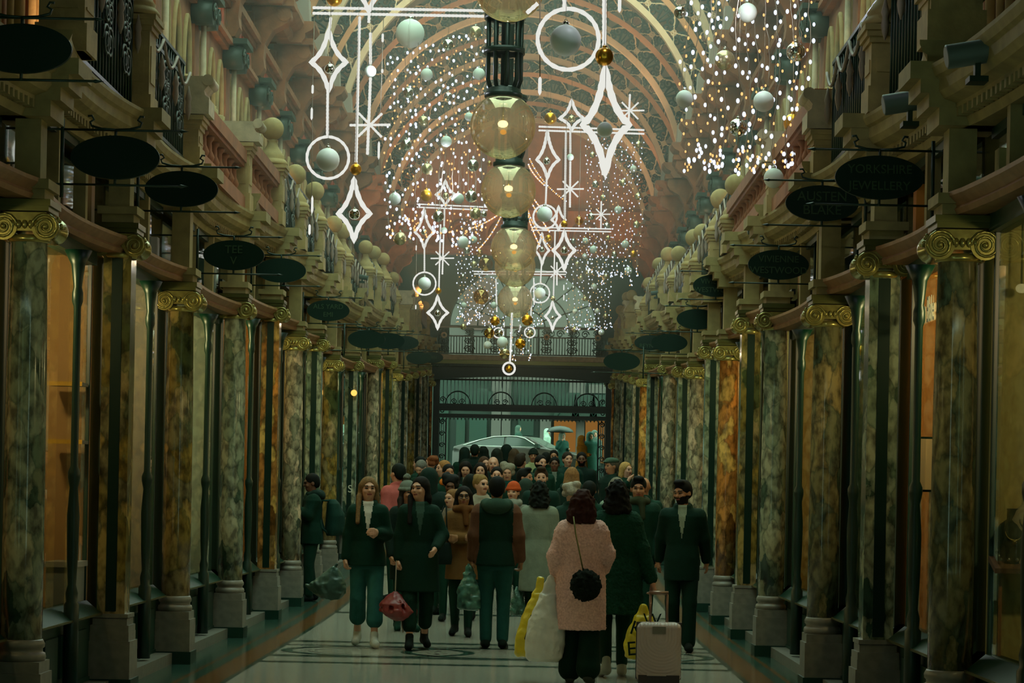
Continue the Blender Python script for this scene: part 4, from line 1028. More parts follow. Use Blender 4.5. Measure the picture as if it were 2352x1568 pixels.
# beaded garlands swagged from the lamp stem
def garland(pts, Y, label, n=30):
    m = MB(); P3 = []
    for i in range(n+1):
        t = i/n; a, b, c = pts; x = a[0]*(1-t)**2+2*b[0]*t*(1-t)+c[0]*t*t; y = a[1]*(1-t)**2+2*b[1]*t*(1-t)+c[1]*t*t
        P3.append(P(x, y, Y))
    o = P3[0].copy(); P3 = [p-o for p in P3]; m.tube(P3, .005, 4, 0)
    for i, p in enumerate(P3): m.sphere(p, .011 if i % 2 else .014, 6, 2 if i % 3 else 1)
    ob = m.build('light_garland', [M_gold, M_wbulb, M_gbulb]); ob.location = o; tag(ob, label, 'garland', 'beaded garlands swagged around the lamp stem')
for i, (pts, w_) in enumerate([(((1150,498),(1128,545),(1096,575)),'steepest on the left'),(((1148,490),(1120,512),(1080,525)),'flattest on the left'),(((1217,365),(1240,420),(1300,462)),'topmost on the right'),(((1214,378),(1222,400),(1250,425)),'short upper one on the right'),(((1215,455),(1240,500),(1262,532)),'middle one on the right'),(((1212,480),(1225,530),(1275,578)),'lower long one on the right'),(((1212,490),(1218,520),(1240,565)),'lowest short one on the right'),(((1218,440),(1230,470),(1265,500)),'second from the top on the right')]):
    garland(pts, 36.5, f'gold beaded light garland swagged from the lamp stem, {w_}')
# ------------------------------------------------------------------ oval hanging signs
def text_mesh(s, size, mat, ext=.002):
    cu = bpy.data.curves.new('letters', 'FONT'); cu.body = s; cu.size = size; cu.align_x = 'CENTER'; cu.align_y = 'CENTER'; cu.extrude = ext; cu.space_line = .95
    o = bpy.data.objects.new('tmp', cu); COL.objects.link(o); bpy.context.view_layer.update()
    me = bpy.data.meshes.new_from_object(o.evaluated_get(bpy.context.evaluated_depsgraph_get()))
    bpy.data.objects.remove(o); bpy.data.curves.remove(cu); me.materials.clear(); me.materials.append(mat); return me
SIGNS = [('left',50,112,232,'',''),('left',265,362,205,'',''),('left',417,434,168,'',''),('left',537,586,140,'TEE\nV','faint upright letters'),('left',646,621,114,'',''),('left',754,713,98,'ALS YARD\nEMI','faint gilt letters in two rows'),('left',842,779,86,'',''),('left',892,783,76,'',''),('left',930,787,64,'',''),('left',962,822,58,'',''),('left',992,821,52,'IMEN','small pale letters'),
         ('right',2020,408,205,'YORKSHIRE\nJEWELLERY','two rows of very faint letters'),('right',1888,467,168,'AUSTEN\nBLAKE','two rows of faint green letters'),('right',1788,608,140,'VIVIENNE\nWESTWOOD','gilt letters, larger of two alike'),('right',1644,656,105,'VIVIENNE\nWESTWOOD','gilt letters, smaller of two alike'),('right',1602,733,96,'',''),('right',1537,787,84,'',''),('right',1492,787,70,'REYN','pale letters along its lower edge'),('right',1428,830,84,'','')]
lc = {'left': 0, 'right': 0}
for sd, px, py, wpx, txt, desc in SIGNS:
    sg = SIDE[sd][1]; Y = .57*F/wpx; p = P(px, py, Y); n = lc[sd]; lc[sd] += 1
    lab = f'dark oval hanging shop sign on an iron bracket, {ORD[n]} on the {sd} side' + (f', {desc}' if desc else '')
    if len(lab.split()) > 16: lab = f'dark oval hanging sign with {desc}, {ORD[n]} on the {sd}'
    r = empty('oval_shop_sign', p, lab, 'sign', f'oval hanging signs on the {sd}')
    m = MB(); m.lathe([(.285,-.014),(.285,.014)], 48, 0, Matrix.Diagonal((1,1,.49,1)) @ Matrix.Identity(4), False, 'Y'); m.build('board', [M_black], r)
    m = MB(); xe = sg*(.34); xi = -sg*.42
    m.tube([(xi,0,.175),(xe,0,.175)], .008, 6, 0); m.tube([(xi,0,-.175),(xe,0,-.175)], .008, 6, 0); m.tube([(xe,0,.24),(xe,0,-.26)], .013, 6, 0)
    for z in (.175,-.175): m.lathe([(.0001,-.03),(.012,0),(.0001,.05)], 6, 0, Matrix.Translation((xi,0,z)) @ Matrix.Rotation(-sg*PI/2, 4, 'Y')); m.tube([(xe,0,z),(xe+sg*.36,0,z)], .008, 6, 0)
    for z, e in ((.14,1),(-.14,-1)): m.tube([(0,0,z-.02*e),(0,0,z+.04*e)], .01, 6, 0)
    m.build('bracket', [M_iron], r)
    m = MB()
    for e in (-1, 1):
        m.tube([(0,0,.178),(e*.09,0,.183),(e*.155,0,.20),(e*.165,0,.225),(e*.14,0,.24),(e*.155,0,.265),(e*.18,0,.262)], .008, 6, 0)
    m.build('scroll', [M_iron], r)
    if txt:
        rows = txt.split('\n'); sz_ = min(.105, .44/max(len(t) for t in rows)/.62)
        for j, t in enumerate(rows):
            o = bpy.data.objects.new('lettering', text_mesh(t, sz_, M_letter)); COL.objects.link(o); o.parent = r
            zz = 0 if len(rows) == 1 else (.05 if j == 0 else -.055)
            if txt == 'REYN': zz = -.06
            o.location = (-.06 if txt == 'REYN' else 0, -.017, zz); o.rotation_euler = (PI/2, 0, 0)
# window lettering
def wtext(s, px, py, Y, size, label, rot=0, sx_=1.0):
    o = bpy.data.objects.new('window_lettering', text_mesh(s, size, M_wletter)); COL.objects.link(o); o.location = P(px, py, Y); o.rotation_euler = (PI/2, 0, rot); o.scale = (sx_,1,1); tag(o, label, 'lettering')
wtext('Austen Blake', 2100, 716, 14.65, .25, 'tall white shop-name lettering on the near right window', -PI/2, .50)
bpy.data.objects['window_lettering'].location.x = XR+.19
wtext('S', 804, 1123, 33.5, .16, 'single white letter on the dark shopfront beyond the person in cropped jeans')
# ------------------------------------------------------------------ bodies and clothes: one continuous surface each, grown from a distance field
class Field:
    def __init__(s, lo, hi, h):
        s.h = h; s.lo = np.array(lo, float); n = np.ceil((np.array(hi)-s.lo)/h).astype(int)+1
        s.n = n; s.ax = [(s.lo[i]+h*np.arange(n[i])).astype(np.float32) for i in range(3)]
        s.F = np.full(n, .5, np.float32)
    def sub(s, lo, hi):
        sl = []
        for i in range(3):
            a = int(max(0, math.floor((lo[i]-s.lo[i])/s.h))); b = int(min(s.n[i], math.ceil((hi[i]-s.lo[i])/s.h)+1))
            if b <= a: return None
            sl.append(slice(a, b))
        X = s.ax[0][sl[0]][:, None, None]; Y = s.ax[1][sl[1]][None, :, None]; Z = s.ax[2][sl[2]][None, None, :]
        return tuple(sl), X, Y, Z
    def mix(s, sl, d, k, op):
        f = s.F[sl]
        if op == 'add':
            h = np.clip(.5+.5*(d-f)/k, 0, 1); s.F[sl] = d*(1-h)+f*h-k*h*(1-h)
        else:
            h = np.clip(.5-.5*(f+d)/k, 0, 1) ; s.F[sl] = f*(1-h)-d*h+k*h*(1-h)
    def cone(s, a, b, r1, r2, k=.02, op='add', sq=(1,1,1)):
        a = np.array(a, float); b = np.array(b, float); R = max(r1, r2)/min(sq)+k+2*s.h
        q = s.sub(np.minimum(a, b)-R, np.maximum(a, b)+R)
        if q is None: return s
        sl, X, Y, Z = q; ab = (b-a)*np.array(sq); L = float(ab@ab)+1e-9
        px, py, pz = (X-a[0])*sq[0], (Y-a[1])*sq[1], (Z-a[2])*sq[2]
        t = np.clip((px*ab[0]+py*ab[1]+pz*ab[2])/L, 0, 1)
        d = np.sqrt((px-t*ab[0])**2+(py-t*ab[1])**2+(pz-t*ab[2])**2) - (r1+(r2-r1)*t)
        s.mix(sl, d, k, op); return s
    def ell(s, c, r, k=.02, op='add', R=None):
        c = np.array(c, float); r = np.array(r, float); m = r.max()+k+2*s.h
        q = s.sub(c-m, c+m)
        if q is None: return s
        sl, X, Y, Z = q; x, y, z = X-c[0], Y-c[1], Z-c[2]
        if R is not None: x, y, z = R[0,0]*x+R[1,0]*y+R[2,0]*z, R[0,1]*x+R[1,1]*y+R[2,1]*z, R[0,2]*x+R[1,2]*y+R[2,2]*z
        k0 = np.sqrt((x/r[0])**2+(y/r[1])**2+(z/r[2])**2); k1 = np.sqrt((x/r[0]**2)**2+(y/r[1]**2)**2+(z/r[2]**2)**2)+1e-6
        s.mix(sl, k0*(k0-1)/k1, k, op); return s
    def loft(s, rows, k=.03, op='add', flat=.0):
        """rows: (z, cx, cy, a, b) ascending"""
        z = [r[0] for r in rows]; m = max(max(r[3], r[4]) + abs(r[1]) + abs(r[2]) for r in rows)+k+2*s.h
        q = s.sub((-m, -m, z[0]-k-s.h*2), (m, m, z[-1]+k+s.h*2))
        sl, X, Y, Z = q
        g = [np.interp(Z, z, [r[i] for r in rows]).astype(np.float32) for i in range(1, 5)]
        x, y = X-g[0], Y-g[1]; k0 = np.sqrt((x/g[2])**2+(y/g[3])**2); k1 = np.sqrt((x/g[2]**2)**2+(y/g[3]**2)**2)+1e-6
        d = k0*(k0-1)/k1; d = np.maximum(d, np.maximum(z[0]-Z, Z-z[-1]))
        s.mix(sl, d, k, op); return s
    def fuzz(s, amp, it=1):
        n = RNG.standard_normal(s.F.shape).astype(np.float32)
        for _ in range(it):
            for a in range(3): n = n+np.roll(n, 1, a)+np.roll(n, -1, a)
        n /= n.std()
        s.F += n*amp; return s
    def polys(s):
        F = s.F; h = s.h; I = F < 0
        I[0] = I[-1] = False; I[:, 0] = I[:, -1] = False; I[:, :, 0] = I[:, :, -1] = False
        F = np.where(I, F, np.maximum(F, 1e-4))
        nx, ny, nz = F.shape
        cnt = np.zeros((nx-1, ny-1, nz-1), np.int8)
        for i in (0, 1):
            for j in (0, 1):
                for k in (0, 1): cnt += I[i:nx-1+i, j:ny-1+j, k:nz-1+k]
        act = (cnt > 0) & (cnt < 8); idx = np.full(act.shape, -1, np.int64); C = np.argwhere(act); idx[act] = np.arange(len(C))
        if len(C) == 0: return np.zeros((0,3)), np.zeros((0,4), int)
        acc = np.zeros((len(C), 3)); w = np.zeros(len(C))
        cs = [(i, j, k) for i in (0,1) for j in (0,1) for k in (0,1)]
        val = {c: F[C[:,0]+c[0], C[:,1]+c[1], C[:,2]+c[2]] for c in cs}
        for a in cs:
            for ax in range(3):
                if a[ax]: continue
                b = list(a); b[ax] = 1; b = tuple(b); va, vb = val[a], val[b]; m = (va < 0) != (vb < 0)
                t = np.where(m, va/np.where(m, va-vb, 1), 0)
                p = np.tile(np.array(a, float), (len(C), 1)); p[:, ax] += t
                acc += p*m[:, None]; w += m
        V = s.lo + (C + acc/w[:, None])*h
        Q = []
        for ax in range(3):
            sl0 = [slice(None)]*3; sl1 = [slice(None)]*3; sl0[ax] = slice(0, -1); sl1[ax] = slice(1, None)
            A, B = I[tuple(sl0)], I[tuple(sl1)]; E = np.argwhere(A != B); inn = A[tuple(E.T)]
            u, v = [(1,2),(2,0),(0,1)][ax]
            def cell(du, dv):
                e = E.copy(); e[:, u] -= du; e[:, v] -= dv; return idx[tuple(e.T)]
            q = np.stack([cell(1,1), cell(0,1), cell(0,0), cell(1,0)], 1)
            q = np.where(inn[:, None], q, q[:, ::-1]); Q.append(q)
        return V, np.vstack(Q)
    def build(s, name, mats, parent, scale=1.0, paint=None, loc=(0,0,0)):
        V, Q = s.polys(); me = bpy.data.meshes.new(name)
        me.vertices.add(len(V)); me.vertices.foreach_set('co', ((V*scale)+np.array(loc)).ravel())
        me.loops.add(Q.size); me.loops.foreach_set('vertex_index', Q.ravel()); me.polygons.add(len(Q))
        me.polygons.foreach_set('loop_start', np.arange(0, Q.size, 4)); me.polygons.foreach_set('loop_total', np.full(len(Q), 4))
        me.polygons.foreach_set('use_smooth', np.ones(len(Q), bool))
        for m in mats: me.materials.append(m)
        if paint is not None: me.polygons.foreach_set('material_index', paint(V[Q].mean(1)).astype(np.int32))
        me.update(calc_edges=True); me.validate()
        o = bpy.data.objects.new(name, me); COL.objects.link(o)
        if parent: o.parent = parent
        return o
# ------------------------------------------------------------------ palette
CM = {}
def cloth(c, fuzzy=False):
    key = (tuple(c), fuzzy)
    if key not in CM: CM[key] = simple('cloth %d %d %d' % tuple(c), c, .85, noise=.25 if fuzzy else .12, nscale=60 if fuzzy else 14, bump=.5 if fuzzy else .15, bscale=160 if fuzzy else 50, spec=.2)
    return CM[key]
def hairm(c):
    key = ('h',)+tuple(c)
    if key not in CM: CM[key] = simple('hair %d %d %d' % tuple(c), c, .75, noise=.3, nscale=50, spec=.15)
    return CM[key]
def skinm(c):
    key = ('s',)+tuple(c)
    if key not in CM: CM[key] = simple('skin %d %d %d' % tuple(c), c, .55, spec=.35)
    return CM[key]
M_eye = simple('eye dark', (24,26,22), .3); M_lip = simple('lips', (128,58,50), .5); M_brow = simple('eyebrow', (46,36,26), .7)
SK = {'fair': (200,150,122), 'tan': (168,116,84), 'olive': (150,106,72), 'brown': (104,70,50)}
BLK = (3,44,29); DK = (9,50,36); NAVY = (8,48,42)
ARMS = {'down': ((.215,.015,1.14),(.235,-.03,.90)), 'back': ((.215,.07,1.15),(.24,.13,.92)), 'fwd': ((.21,-.03,1.15),(.22,-.16,.95)), 'bent': ((.225,.0,1.15),(.11,-.20,1.17)),
        'cross': ((.225,-.04,1.15),(-.04,-.19,1.14)), 'phone': ((.20,-.08,1.18),(.07,-.26,1.26)), 'pocket': ((.235,.03,1.16),(.18,-.06,.95)), 'hold': ((.22,.02,1.14),(.25,-.02,.90)), 'low': ((.23,-.02,1.15),(.17,-.18,.99)), 'up': ((.26,-.05,1.22),(.16,-.15,1.42)), 'drag': ((.23,.03,1.14),(.30,.05,.88))}
def rotz(a): c, s = math.cos(a), math.sin(a); return np.array([[c,-s,0],[s,c,0],[0,0,1]])
def person(px, Y, label, Ht=1.70, face=0.0, skin='fair', hair=(30,22,18), style='short', top=BLK, hem=.80, flare=.02, bulk=1.0, legs=BLK, lflare=0.0, lhem=.10, shoes=(14,26,20), aL='down', aR='down', walk=0.0, hyaw=0.0, hpitch=0.0, x=None,
           hood=None, hat=None, hatc=None, scarf=None, shirt=None, sleeve=None, fuzzy=False, near=False, zoff=0.0, female=False, fist=(False, False), glasses=False, beard=None, coatname='coat', shirtw=.042, hairvol=1.0, group=None, lean=0.0, collar=True):
    hv = .0085 if near else .017
    s = Ht/1.72; X0 = P(px, 1200, Y).x if x is None else x
    r = empty('person', (X0, Y, fz(Y)+zoff), label, 'person', group, face)
    sw = .165 if female else .19
    RH = rotz(hyaw); cp, sp = math.cos(hpitch), math.sin(hpitch); RH = RH @ np.array([[1,0,0],[0,cp,-sp],[0,sp,cp]])
    nk = np.array((0, lean*.55, 1.52))
    def H(p): return nk + RH @ (np.array(p, float)-np.array((0,0,1.52)))
    # joints
    def leg(sd, ph):
        hip = np.array((sd*.085, .0, .90)); kn = np.array((sd*.088, -.02-.13*max(0,ph)+.02*max(0,-ph), .50)); an = np.array((sd*.085, -.26*ph if ph > 0 else -.30*ph, .085+(.07*-ph if ph < 0 else .0)))
        toe = an + np.array((sd*.02, -.15, -.045 if ph >= 0 else -.075)); return hip, kn, an, toe
    LG = {1: leg(1, walk), -1: leg(-1, -walk)}
    AR = {}
    for sd, nm in ((1, aL), (-1, aR)):          # +x arm, -x arm (as seen facing the viewer)
        e, w_ = ARMS[nm] if isinstance(nm, str) else nm
        f = sw/.19 if isinstance(nm, str) else 1
        AR[sd] = (np.array((sd*(sw-.025), lean*.45, 1.380)), np.array((sd*e[0]*f, e[1]+lean*.2, e[2])), np.array((sd*w_[0]*f, w_[1], w_[2])))
    lo, hi = (-.46,-.46,-.02), (.46,.46,1.80)
    # ---- body
    b = Field(lo, hi, hv)
    for sd in (1, -1):
        hip, kn, an, toe = LG[sd]; b.cone(hip, kn, .07, .048, .03); b.cone(kn, an, .047, .032, .02); b.cone(an, toe, .034, .024, .02)
        sh, el, wr = AR[sd]; b.cone(sh, el, .045, .036, .03); b.cone(el, wr, .037, .025, .02)
        fd = wr-el; fd /= np.linalg.norm(fd)
        fi = fist[0] if sd == 1 else fist[1]
        side = np.cross(fd, (sd, 0, 0)); n_ = np.linalg.norm(side); side = side/n_ if n_ > .2 else np.array((0,-1,0)); pin = np.array((-sd, 0, 0)) - fd*np.dot((-sd,0,0), fd); pin /= np.linalg.norm(pin)+1e-6
        if near:
            pc = wr+fd*.045; kn_ = wr+fd*.088
            b.cone(wr, wr+fd*.03, .026, .028, .015)
            for q, ln_ in ((-1.5,.066),(-.5,.078),(.5,.072),(1.5,.056)):
                p0 = wr+fd*.02+side*q*.012; p1 = kn_+side*q*.020
                b.cone(p0, p1, .016, .0125, .012)
                cu = .9 if fi else .35
                p2 = p1+(fd*(1-cu*.55)+pin*cu)*ln_*.5; p3 = p2+(fd*(.6-cu)+pin*(cu*1.1))*ln_*.5
                b.cone(p1, p2, .0115, .0105, .005); b.cone(p2, p3, .0105, .0085, .005)
            t0 = wr+fd*.03-side*.028; t1 = t0-side*.024+fd*.03+pin*.014; t2 = t1+fd*.030+pin*.02+side*(.012 if fi else 0); b.cone(t0, t1, .015, .013, .01); b.cone(t1, t2, .0125, .0095, .006)
        else:
            b.cone(wr, wr+fd*.09, .026, .024, .015); b.cone(wr+fd*.09, wr+fd*.15+pin*.03, .022, .014, .015); b.cone(wr+fd*.03, wr+fd*.08-side*.045, .014, .011, .01)
    b.loft([(.84,0,0,.13,.09),(.95,0,0,.13,.09),(1.05,0,0,.115,.08),(1.22,0,lean*.25,.13,.085),(1.36,0,lean*.4,sw*.80,.085),(1.44,0,lean*.5,.085,.06)], .03)
    b.cone((0,lean*.5,1.42), H((0,.005,1.54)), .052, .050, .03)
    b.ell(H((0,.012,1.632)), (.076,.094,.090), .02, R=RH); b.ell(H((0,-.022,1.568)), (.056,.066,.066), .03, R=RH); b.ell(H((0,-.060,1.530)), (.026,.024,.020), .03, R=RH)
    b.cone(H((0,-.083,1.625)), H((0,-.106,1.590)), .008, .013, .015); b.ell(H((0,-.098,1.588)), (.018,.012,.010), .01, R=RH)
    b.ell(H((0,-.082,1.640)), (.055,.016,.012), .02, R=RH)
    for sd in (1, -1):
        b.ell(H((sd*.031,-.096,1.618)), (.017,.014,.011), .014, 'sub', R=RH); b.ell(H((sd*.078,.012,1.598)), (.010,.022,.032), .01, R=RH); b.ell(H((sd*.04,-.066,1.585)), (.022,.02,.02), .02, R=RH)
    b.ell(H((0,-.083,1.557)), (.024,.012,.010), .012, R=RH)
    Ri = RH.T
    def paint(c):
        q = (c-nk) @ Ri.T + np.array((0,0,1.52)); m = np.zeros(len(c), int); fr = q[:,1] < -.055
        ax = np.abs(q[:,0]); zz = q[:,2]; tol = hv*.5
        m[fr & (np.abs(ax-.031) < (.015 if near else .012)) & (np.abs(zz-1.618) < .005+tol*.5)] = 1
        if near: m[fr & (ax > .014) & (ax < .052) & (np.abs(zz-1.643) < .003+tol*.6)] = 3
        m[fr & (ax < .024) & (np.abs(zz-1.556) < .006+tol*.5)] = 2
        if beard is not None: m[(q[:,1] < .02) & (zz < 1.585) & (zz > 1.50) & ~((ax < .02) & (np.abs(zz-1.556) < .007)) & ~((ax < .03) & (zz > 1.575))] = 4
        if glasses and near:
            g = fr & (np.abs(np.sqrt((ax-.034)**2+((zz-1.615)*1.2)**2)-.023) < .004+tol*.5); m[g] = 1
        return m
    mats = [skinm(SK[skin]), M_eye, M_lip, M_brow] + ([hairm(beard)] if beard is not None else [])
    b.build('body', mats, r, s, paint)
    # ---- trousers or stockings
    t = Field(lo, (.46,.46,1.1), hv*1.15)
    t.loft([(.80,0,0,.15*bulk,.105*bulk),(.92,0,0,.155*bulk,.11*bulk),(1.04,0,0,.135*bulk,.098*bulk)], .03)
    for sd in (1, -1):
        hip, kn, an, toe = LG[sd]; t.cone(hip, kn, .090*bulk, .066+lflare*.35, .03); e = an+(kn-an)*max(0,(lhem-.085)/.42)
        t.cone(kn, e, .066+lflare*.35, .050+lflare, .02)
    t.build('trousers', [cloth(legs)], r, s)
    for sd in (1, -1):
        hip, kn, an, toe = LG[sd]; f = Field(np.minimum(an, toe)-.12, np.maximum(an, toe)+.14, hv)
        heel = an+np.array((0,.03,-.042)); f.cone(heel, toe+np.array((0,0,-.002)), .036, .034, .02); f.cone(an+np.array((0,0,.05)), heel, .042, .040, .03); f.cone(an+np.array((0,-.03,-.01)), toe, .036, .030, .03)
        f.build('shoe', [cloth(shoes)], r, s)
    # ---- coat
    c = Field(lo, hi, hv*(1.3 if fuzzy else 1.15)); B = bulk
    rows = [(hem,0,.0,.155*B+flare,.125*B+flare),(.95,0,0,.165*B+flare*.4,.125*B+flare*.3),(1.08,0,lean*.1,.150*B,.115*B),(1.25,0,lean*.3,.165*B,.120*B),(1.37,0,lean*.42,(sw+.015)*B,.110*B),(1.43,0,lean*.5,.135*B,.090*B),(1.475,0,lean*.52,.075,.070)]
    if hem >= .95: rows = [(hem,0,0,.155*B+flare,.115*B+flare)] + [q for q in rows[2:] if q[0] > hem+.02]
    c.loft(rows, .05)
    for sd in (1, -1):
        sh, el, wr = AR[sd]; cut = el+(wr-el)*.93
        c.cone(sh+np.array((0,0,.004)), el, .068*B, .060*B, .06); c.cone(el, cut, .060*B, .048*B, .03)
    if collar:
        for k in range(10):
            a = k*2*PI/10; a2 = a+2*PI/10; q = lambda a_: (.072*math.cos(a_), lean*.52+.066*math.sin(a_), 1.475+.018*math.sin(a_)); c.cone(q(a), q(a2), .022, .022, .02)
    if fuzzy: c.fuzz(.0038, 0)
    cm = [cloth(top, fuzzy)]; pf = None
    if shirt is not None or sleeve is not None:
        cm += [cloth(shirt if shirt is not None else sleeve), cloth(sleeve if sleeve is not None else top)]
        def pf(q):
            m = np.zeros(len(q), int); hw = np.clip((q[:,2]-1.14)*.16, 0, shirtw)
            if shirt is not None: m[(q[:,1] < -.03) & (np.abs(q[:,0]) < hw) & (q[:,2] > 1.14)] = 1
            if sleeve is not None:
                for sd in (1, -1):
                    sh, el, wr = AR[sd]
                    for a_, b_ in ((sh+np.array((sd*.02,0,-.01)), el), (el, wr)):
                        ab = b_-a_; tt = np.clip(((q-a_)@ab)/(ab@ab), 0, 1); d = np.linalg.norm(q-a_-tt[:,None]*ab, axis=1); m[(d < .088*B) & (np.abs(q[:,0]) > sw*.88)] = 2
            return m
    c.build(coatname, cm, r, s, pf)
    # ---- hair, hats, hoods, scarves
    if hood is None or hood[0] == 'down':
        h = Field(H((0,0,1.60))-np.array((.22,.24,.45)), H((0,0,1.60))+np.array((.22,.24,.24)), hv)
        if style != 'bald':
            h.ell(H((0,.022,1.650)), (.087,.100,.092), .02, R=RH)
            if style == 'short': h.ell(H((0,.06,1.60)), (.072,.062,.075), .03, R=RH)
            if style == 'quiff': h.ell(H((0,-.045,1.725)), (.06,.05,.03), .03, R=RH); h.ell(H((0,.06,1.60)), (.072,.062,.07), .03, R=RH)
            if style == 'curly':
                for k in range(16):
                    a = k*2.4; zz = 1.60+.11*(k % 5)/4; h.ell(H((.075*math.cos(a), .03+.075*math.sin(a), zz)), (.042,.042,.042), .02)
            if style in ('long', 'bob', 'parted'):
                zb = 1.28 if style == 'long' else (1.44 if style == 'bob' else 1.33)
                for sd in (1, -1):
                    h.cone(H((sd*.070,.02,1.64)), H((sd*.082,.03,1.52)), .030, .032, .03); h.cone(H((sd*.082,.03,1.52)), np.array((sd*.10,lean*.5+.03,zb+.06)), .032, .022, .03)
                h.cone(np.array((sd*.095,lean*.5-.03,1.53)), np.array((sd*.105,lean*.5-.125,1.27)), .030, .022, .03) if style == 'long' and not female is False else None
                v_ = hairvol; h.loft([(zb,0,lean*.5+.085,.085*v_,.032*v_),(1.42 if zb < 1.40 else zb+.03,0,lean*.5+.08,.105*v_,.045*v_),(1.54,0,lean*.5+.055,.100*v_,.065*v_),(1.64,0,lean*.5+.03,.086*(1+v_)/2,.085)], .03)
                if v_ > 1: h.fuzz(.006, 2)
            if style == 'bun': h.ell(H((0,.105,1.70)), (.045,.045,.045), .02); h.ell(H((0,.05,1.62)), (.078,.07,.075), .03, R=RH)
            h.ell(H((0,-.120,1.590)), (.068,.088,.104 if style != 'quiff' else .088), .015, 'sub', R=RH)
            if style in ('bald2',): h.ell(H((0,-.01,1.74)), (.07,.09,.06), .01, 'sub', R=RH)
            h.build('hair', [hairm(hair)], r, s)
    if hood is not None and hat is None:
        h = Field(H((0,0,1.60))-np.array((.24,.26,.30)), H((0,0,1.60))+np.array((.24,.24,.26)), hv*1.1)
        if hood[0] == 'up': h.ell(H((0,.02,1.635)), (.112,.125,.125), .02, R=RH); h.cone(H((0,.04,1.54)), (0,lean*.5+.03,1.45), .11, .12, .04); h.ell(H((0,-.145,1.60)), (.072,.10,.10), .02, 'sub', R=RH)
        else: h.ell((0,lean*.5+.105,1.435), (.145,.075,.085), .03); h.cone((-.10,lean*.5+.02,1.47), (.10,lean*.5+.02,1.47), .045, .045, .04); h.cone((-.09,lean*.5-.05,1.45), (-.12,lean*.5+.06,1.46), .035, .045, .03); h.cone((.09,lean*.5-.05,1.45), (.12,lean*.5+.06,1.46), .035, .045, .03); h.ell((0,lean*.5-.02,1.53), (.075,.085,.09), .02, 'sub')
        h.build('hood', [cloth(hood[1])], r, s)
    if hat is not None:
        h = Field(H((0,0,1.68))-np.array((.2,.24,.16)), H((0,0,1.68))+np.array((.2,.2,.24)), hv)
        if hat in ('beanie', 'pompom'):
            h.ell(H((0,.02,1.672)), (.092,.106,.098), .02, R=RH); h.ell(H((0,-.02,1.560)), (.14,.16,.075), .01, 'sub', R=RH)
            for k in range(14):
                a = k*2*PI/14; a2 = a+2*PI/14; h.cone(H((.090*math.cos(a),.018+.103*math.sin(a),1.655)), H((.090*math.cos(a2),.018+.103*math.sin(a2),1.655)), .018, .018, .012)
        if hat == 'cap': h.ell(H((0,.012,1.690)), (.098,.118,.052), .02, R=RH); h.ell(H((0,-.105,1.668)), (.06,.05,.012), .02, R=RH)
        h.build('hat', [cloth(hatc)], r, s)
        if hat == 'pompom':
            h = Field(H((0,.03,1.80))-.07, H((0,.03,1.80))+.07, hv); h.ell(H((0,.03,1.80)), (.042,.042,.042)); h.fuzz(.004); h.build('pompom', [cloth(hatc, True)], r, s)
    if scarf is not None:
        h = Field((-.2,-.25,1.25), (.2,.25,1.62), hv)
        for k in range(12):
            a = k*2*PI/12; a2 = a+2*PI/12; q = lambda a_: (.088*math.cos(a_), lean*.5+.082*math.sin(a_), 1.475+.012*math.sin(3*a_)); h.cone(q(a), q(a2), .038, .038, .03)
        h.cone((.03,-.10,1.45), (.045,-.125,1.30), .036, .03, .03); h.build('scarf', [cloth(scarf)], r, s)
    PEOPLE.append((r, s, AR, LG)); return r
PEOPLE = []
def hand_world(r, sd, along=.06):
    for q, s, AR, LG in PEOPLE:
        if q == r:
            sh, el, wr = AR[sd]; fd = (wr-el)/np.linalg.norm(wr-el); p = (wr+fd*along)*s
            return Matrix.Translation(r.location) @ Matrix.Rotation(r.rotation_euler.z, 4, 'Z') @ Vector(p)
# ------------------------------------------------------------------ the people in front
W1 = person(845, 22.0, 'person in a black jacket, white top, cropped jeans and white shoes walking towards the camera', 1.70, .08, 'fair', (122,92,58), 'long', BLK, .83, .035, 1.05, (40,92,84), .035, .28, (190,190,176), 'bent', 'hold', .55, .12, shirt=(205,200,186), shirtw=.06, near=True, female=True, fist=(True, True), coatname='jacket')
W2 = person(963, 21.8, 'person in a long black coat and boots glancing sideways, holding a dark red umbrella', 1.71, .12, 'fair', (22,18,14), 'long', (3,38,25), .58, .05, 1.08, (3,38,26), .02, .24, (10,22,16), ((.235,-.02,1.15),(.15,-.22,1.02)), 'down', -.55, -.62, shirt=(54,78,66), near=True, female=True, fist=(False, True))
W3 = person(1064, 23.9, 'person in a mustard-brown coat, scarf and black boots walking with folded arms', 1.63, -.05, 'olive', (18,16,12), 'parted', (104,72,34), .66, .04, 1.04, (3,38,26), -.004, .10, (8,20,14), 'cross', 'cross', .4, .1, scarf=(96,58,22), near=True, female=True, glasses=True, fist=(True, True))
MV = person(1140, 22.1, 'person from behind in a dark gilet with rust sleeves, grey hood and teal jeans', 1.73, PI, 'olive', (16,18,14), 'short', (3,38,25), .84, .025, 1.18, (26,74,66), .01, .10, (10,26,18), 'down', 'hold', .08, hood=('down', (44,68,54)), sleeve=(96,62,42), near=True, coatname='gilet', fist=(False, True))
GW = person(1238, 24.3, 'person from behind in a plain grey wool coat beside the dark gilet', 1.70, PI-.05, 'fair', (18,24,18), 'bob', (118,126,108), .50, .05, 1.10, BLK, 0, .1, (12,26,18), 'pocket', 'down', .3, near=True, female=True, hairvol=1.12)
PK = person(1337, 18.1, 'person from behind in a fluffy pink teddy coat and wide black trousers', 1.60, PI-.08, 'fair', (52,24,18), 'bob', (248,192,184), .49, .035, 1.27, (3,40,27), .06, .13, (60,66,58), ((.23,.03,1.14),(.23,-.06,1.00)), ((.225,-.02,1.16),(.19,-.14,1.02)), .35, fuzzy=True, near=True, female=True, fist=(True, True), hairvol=1.32)
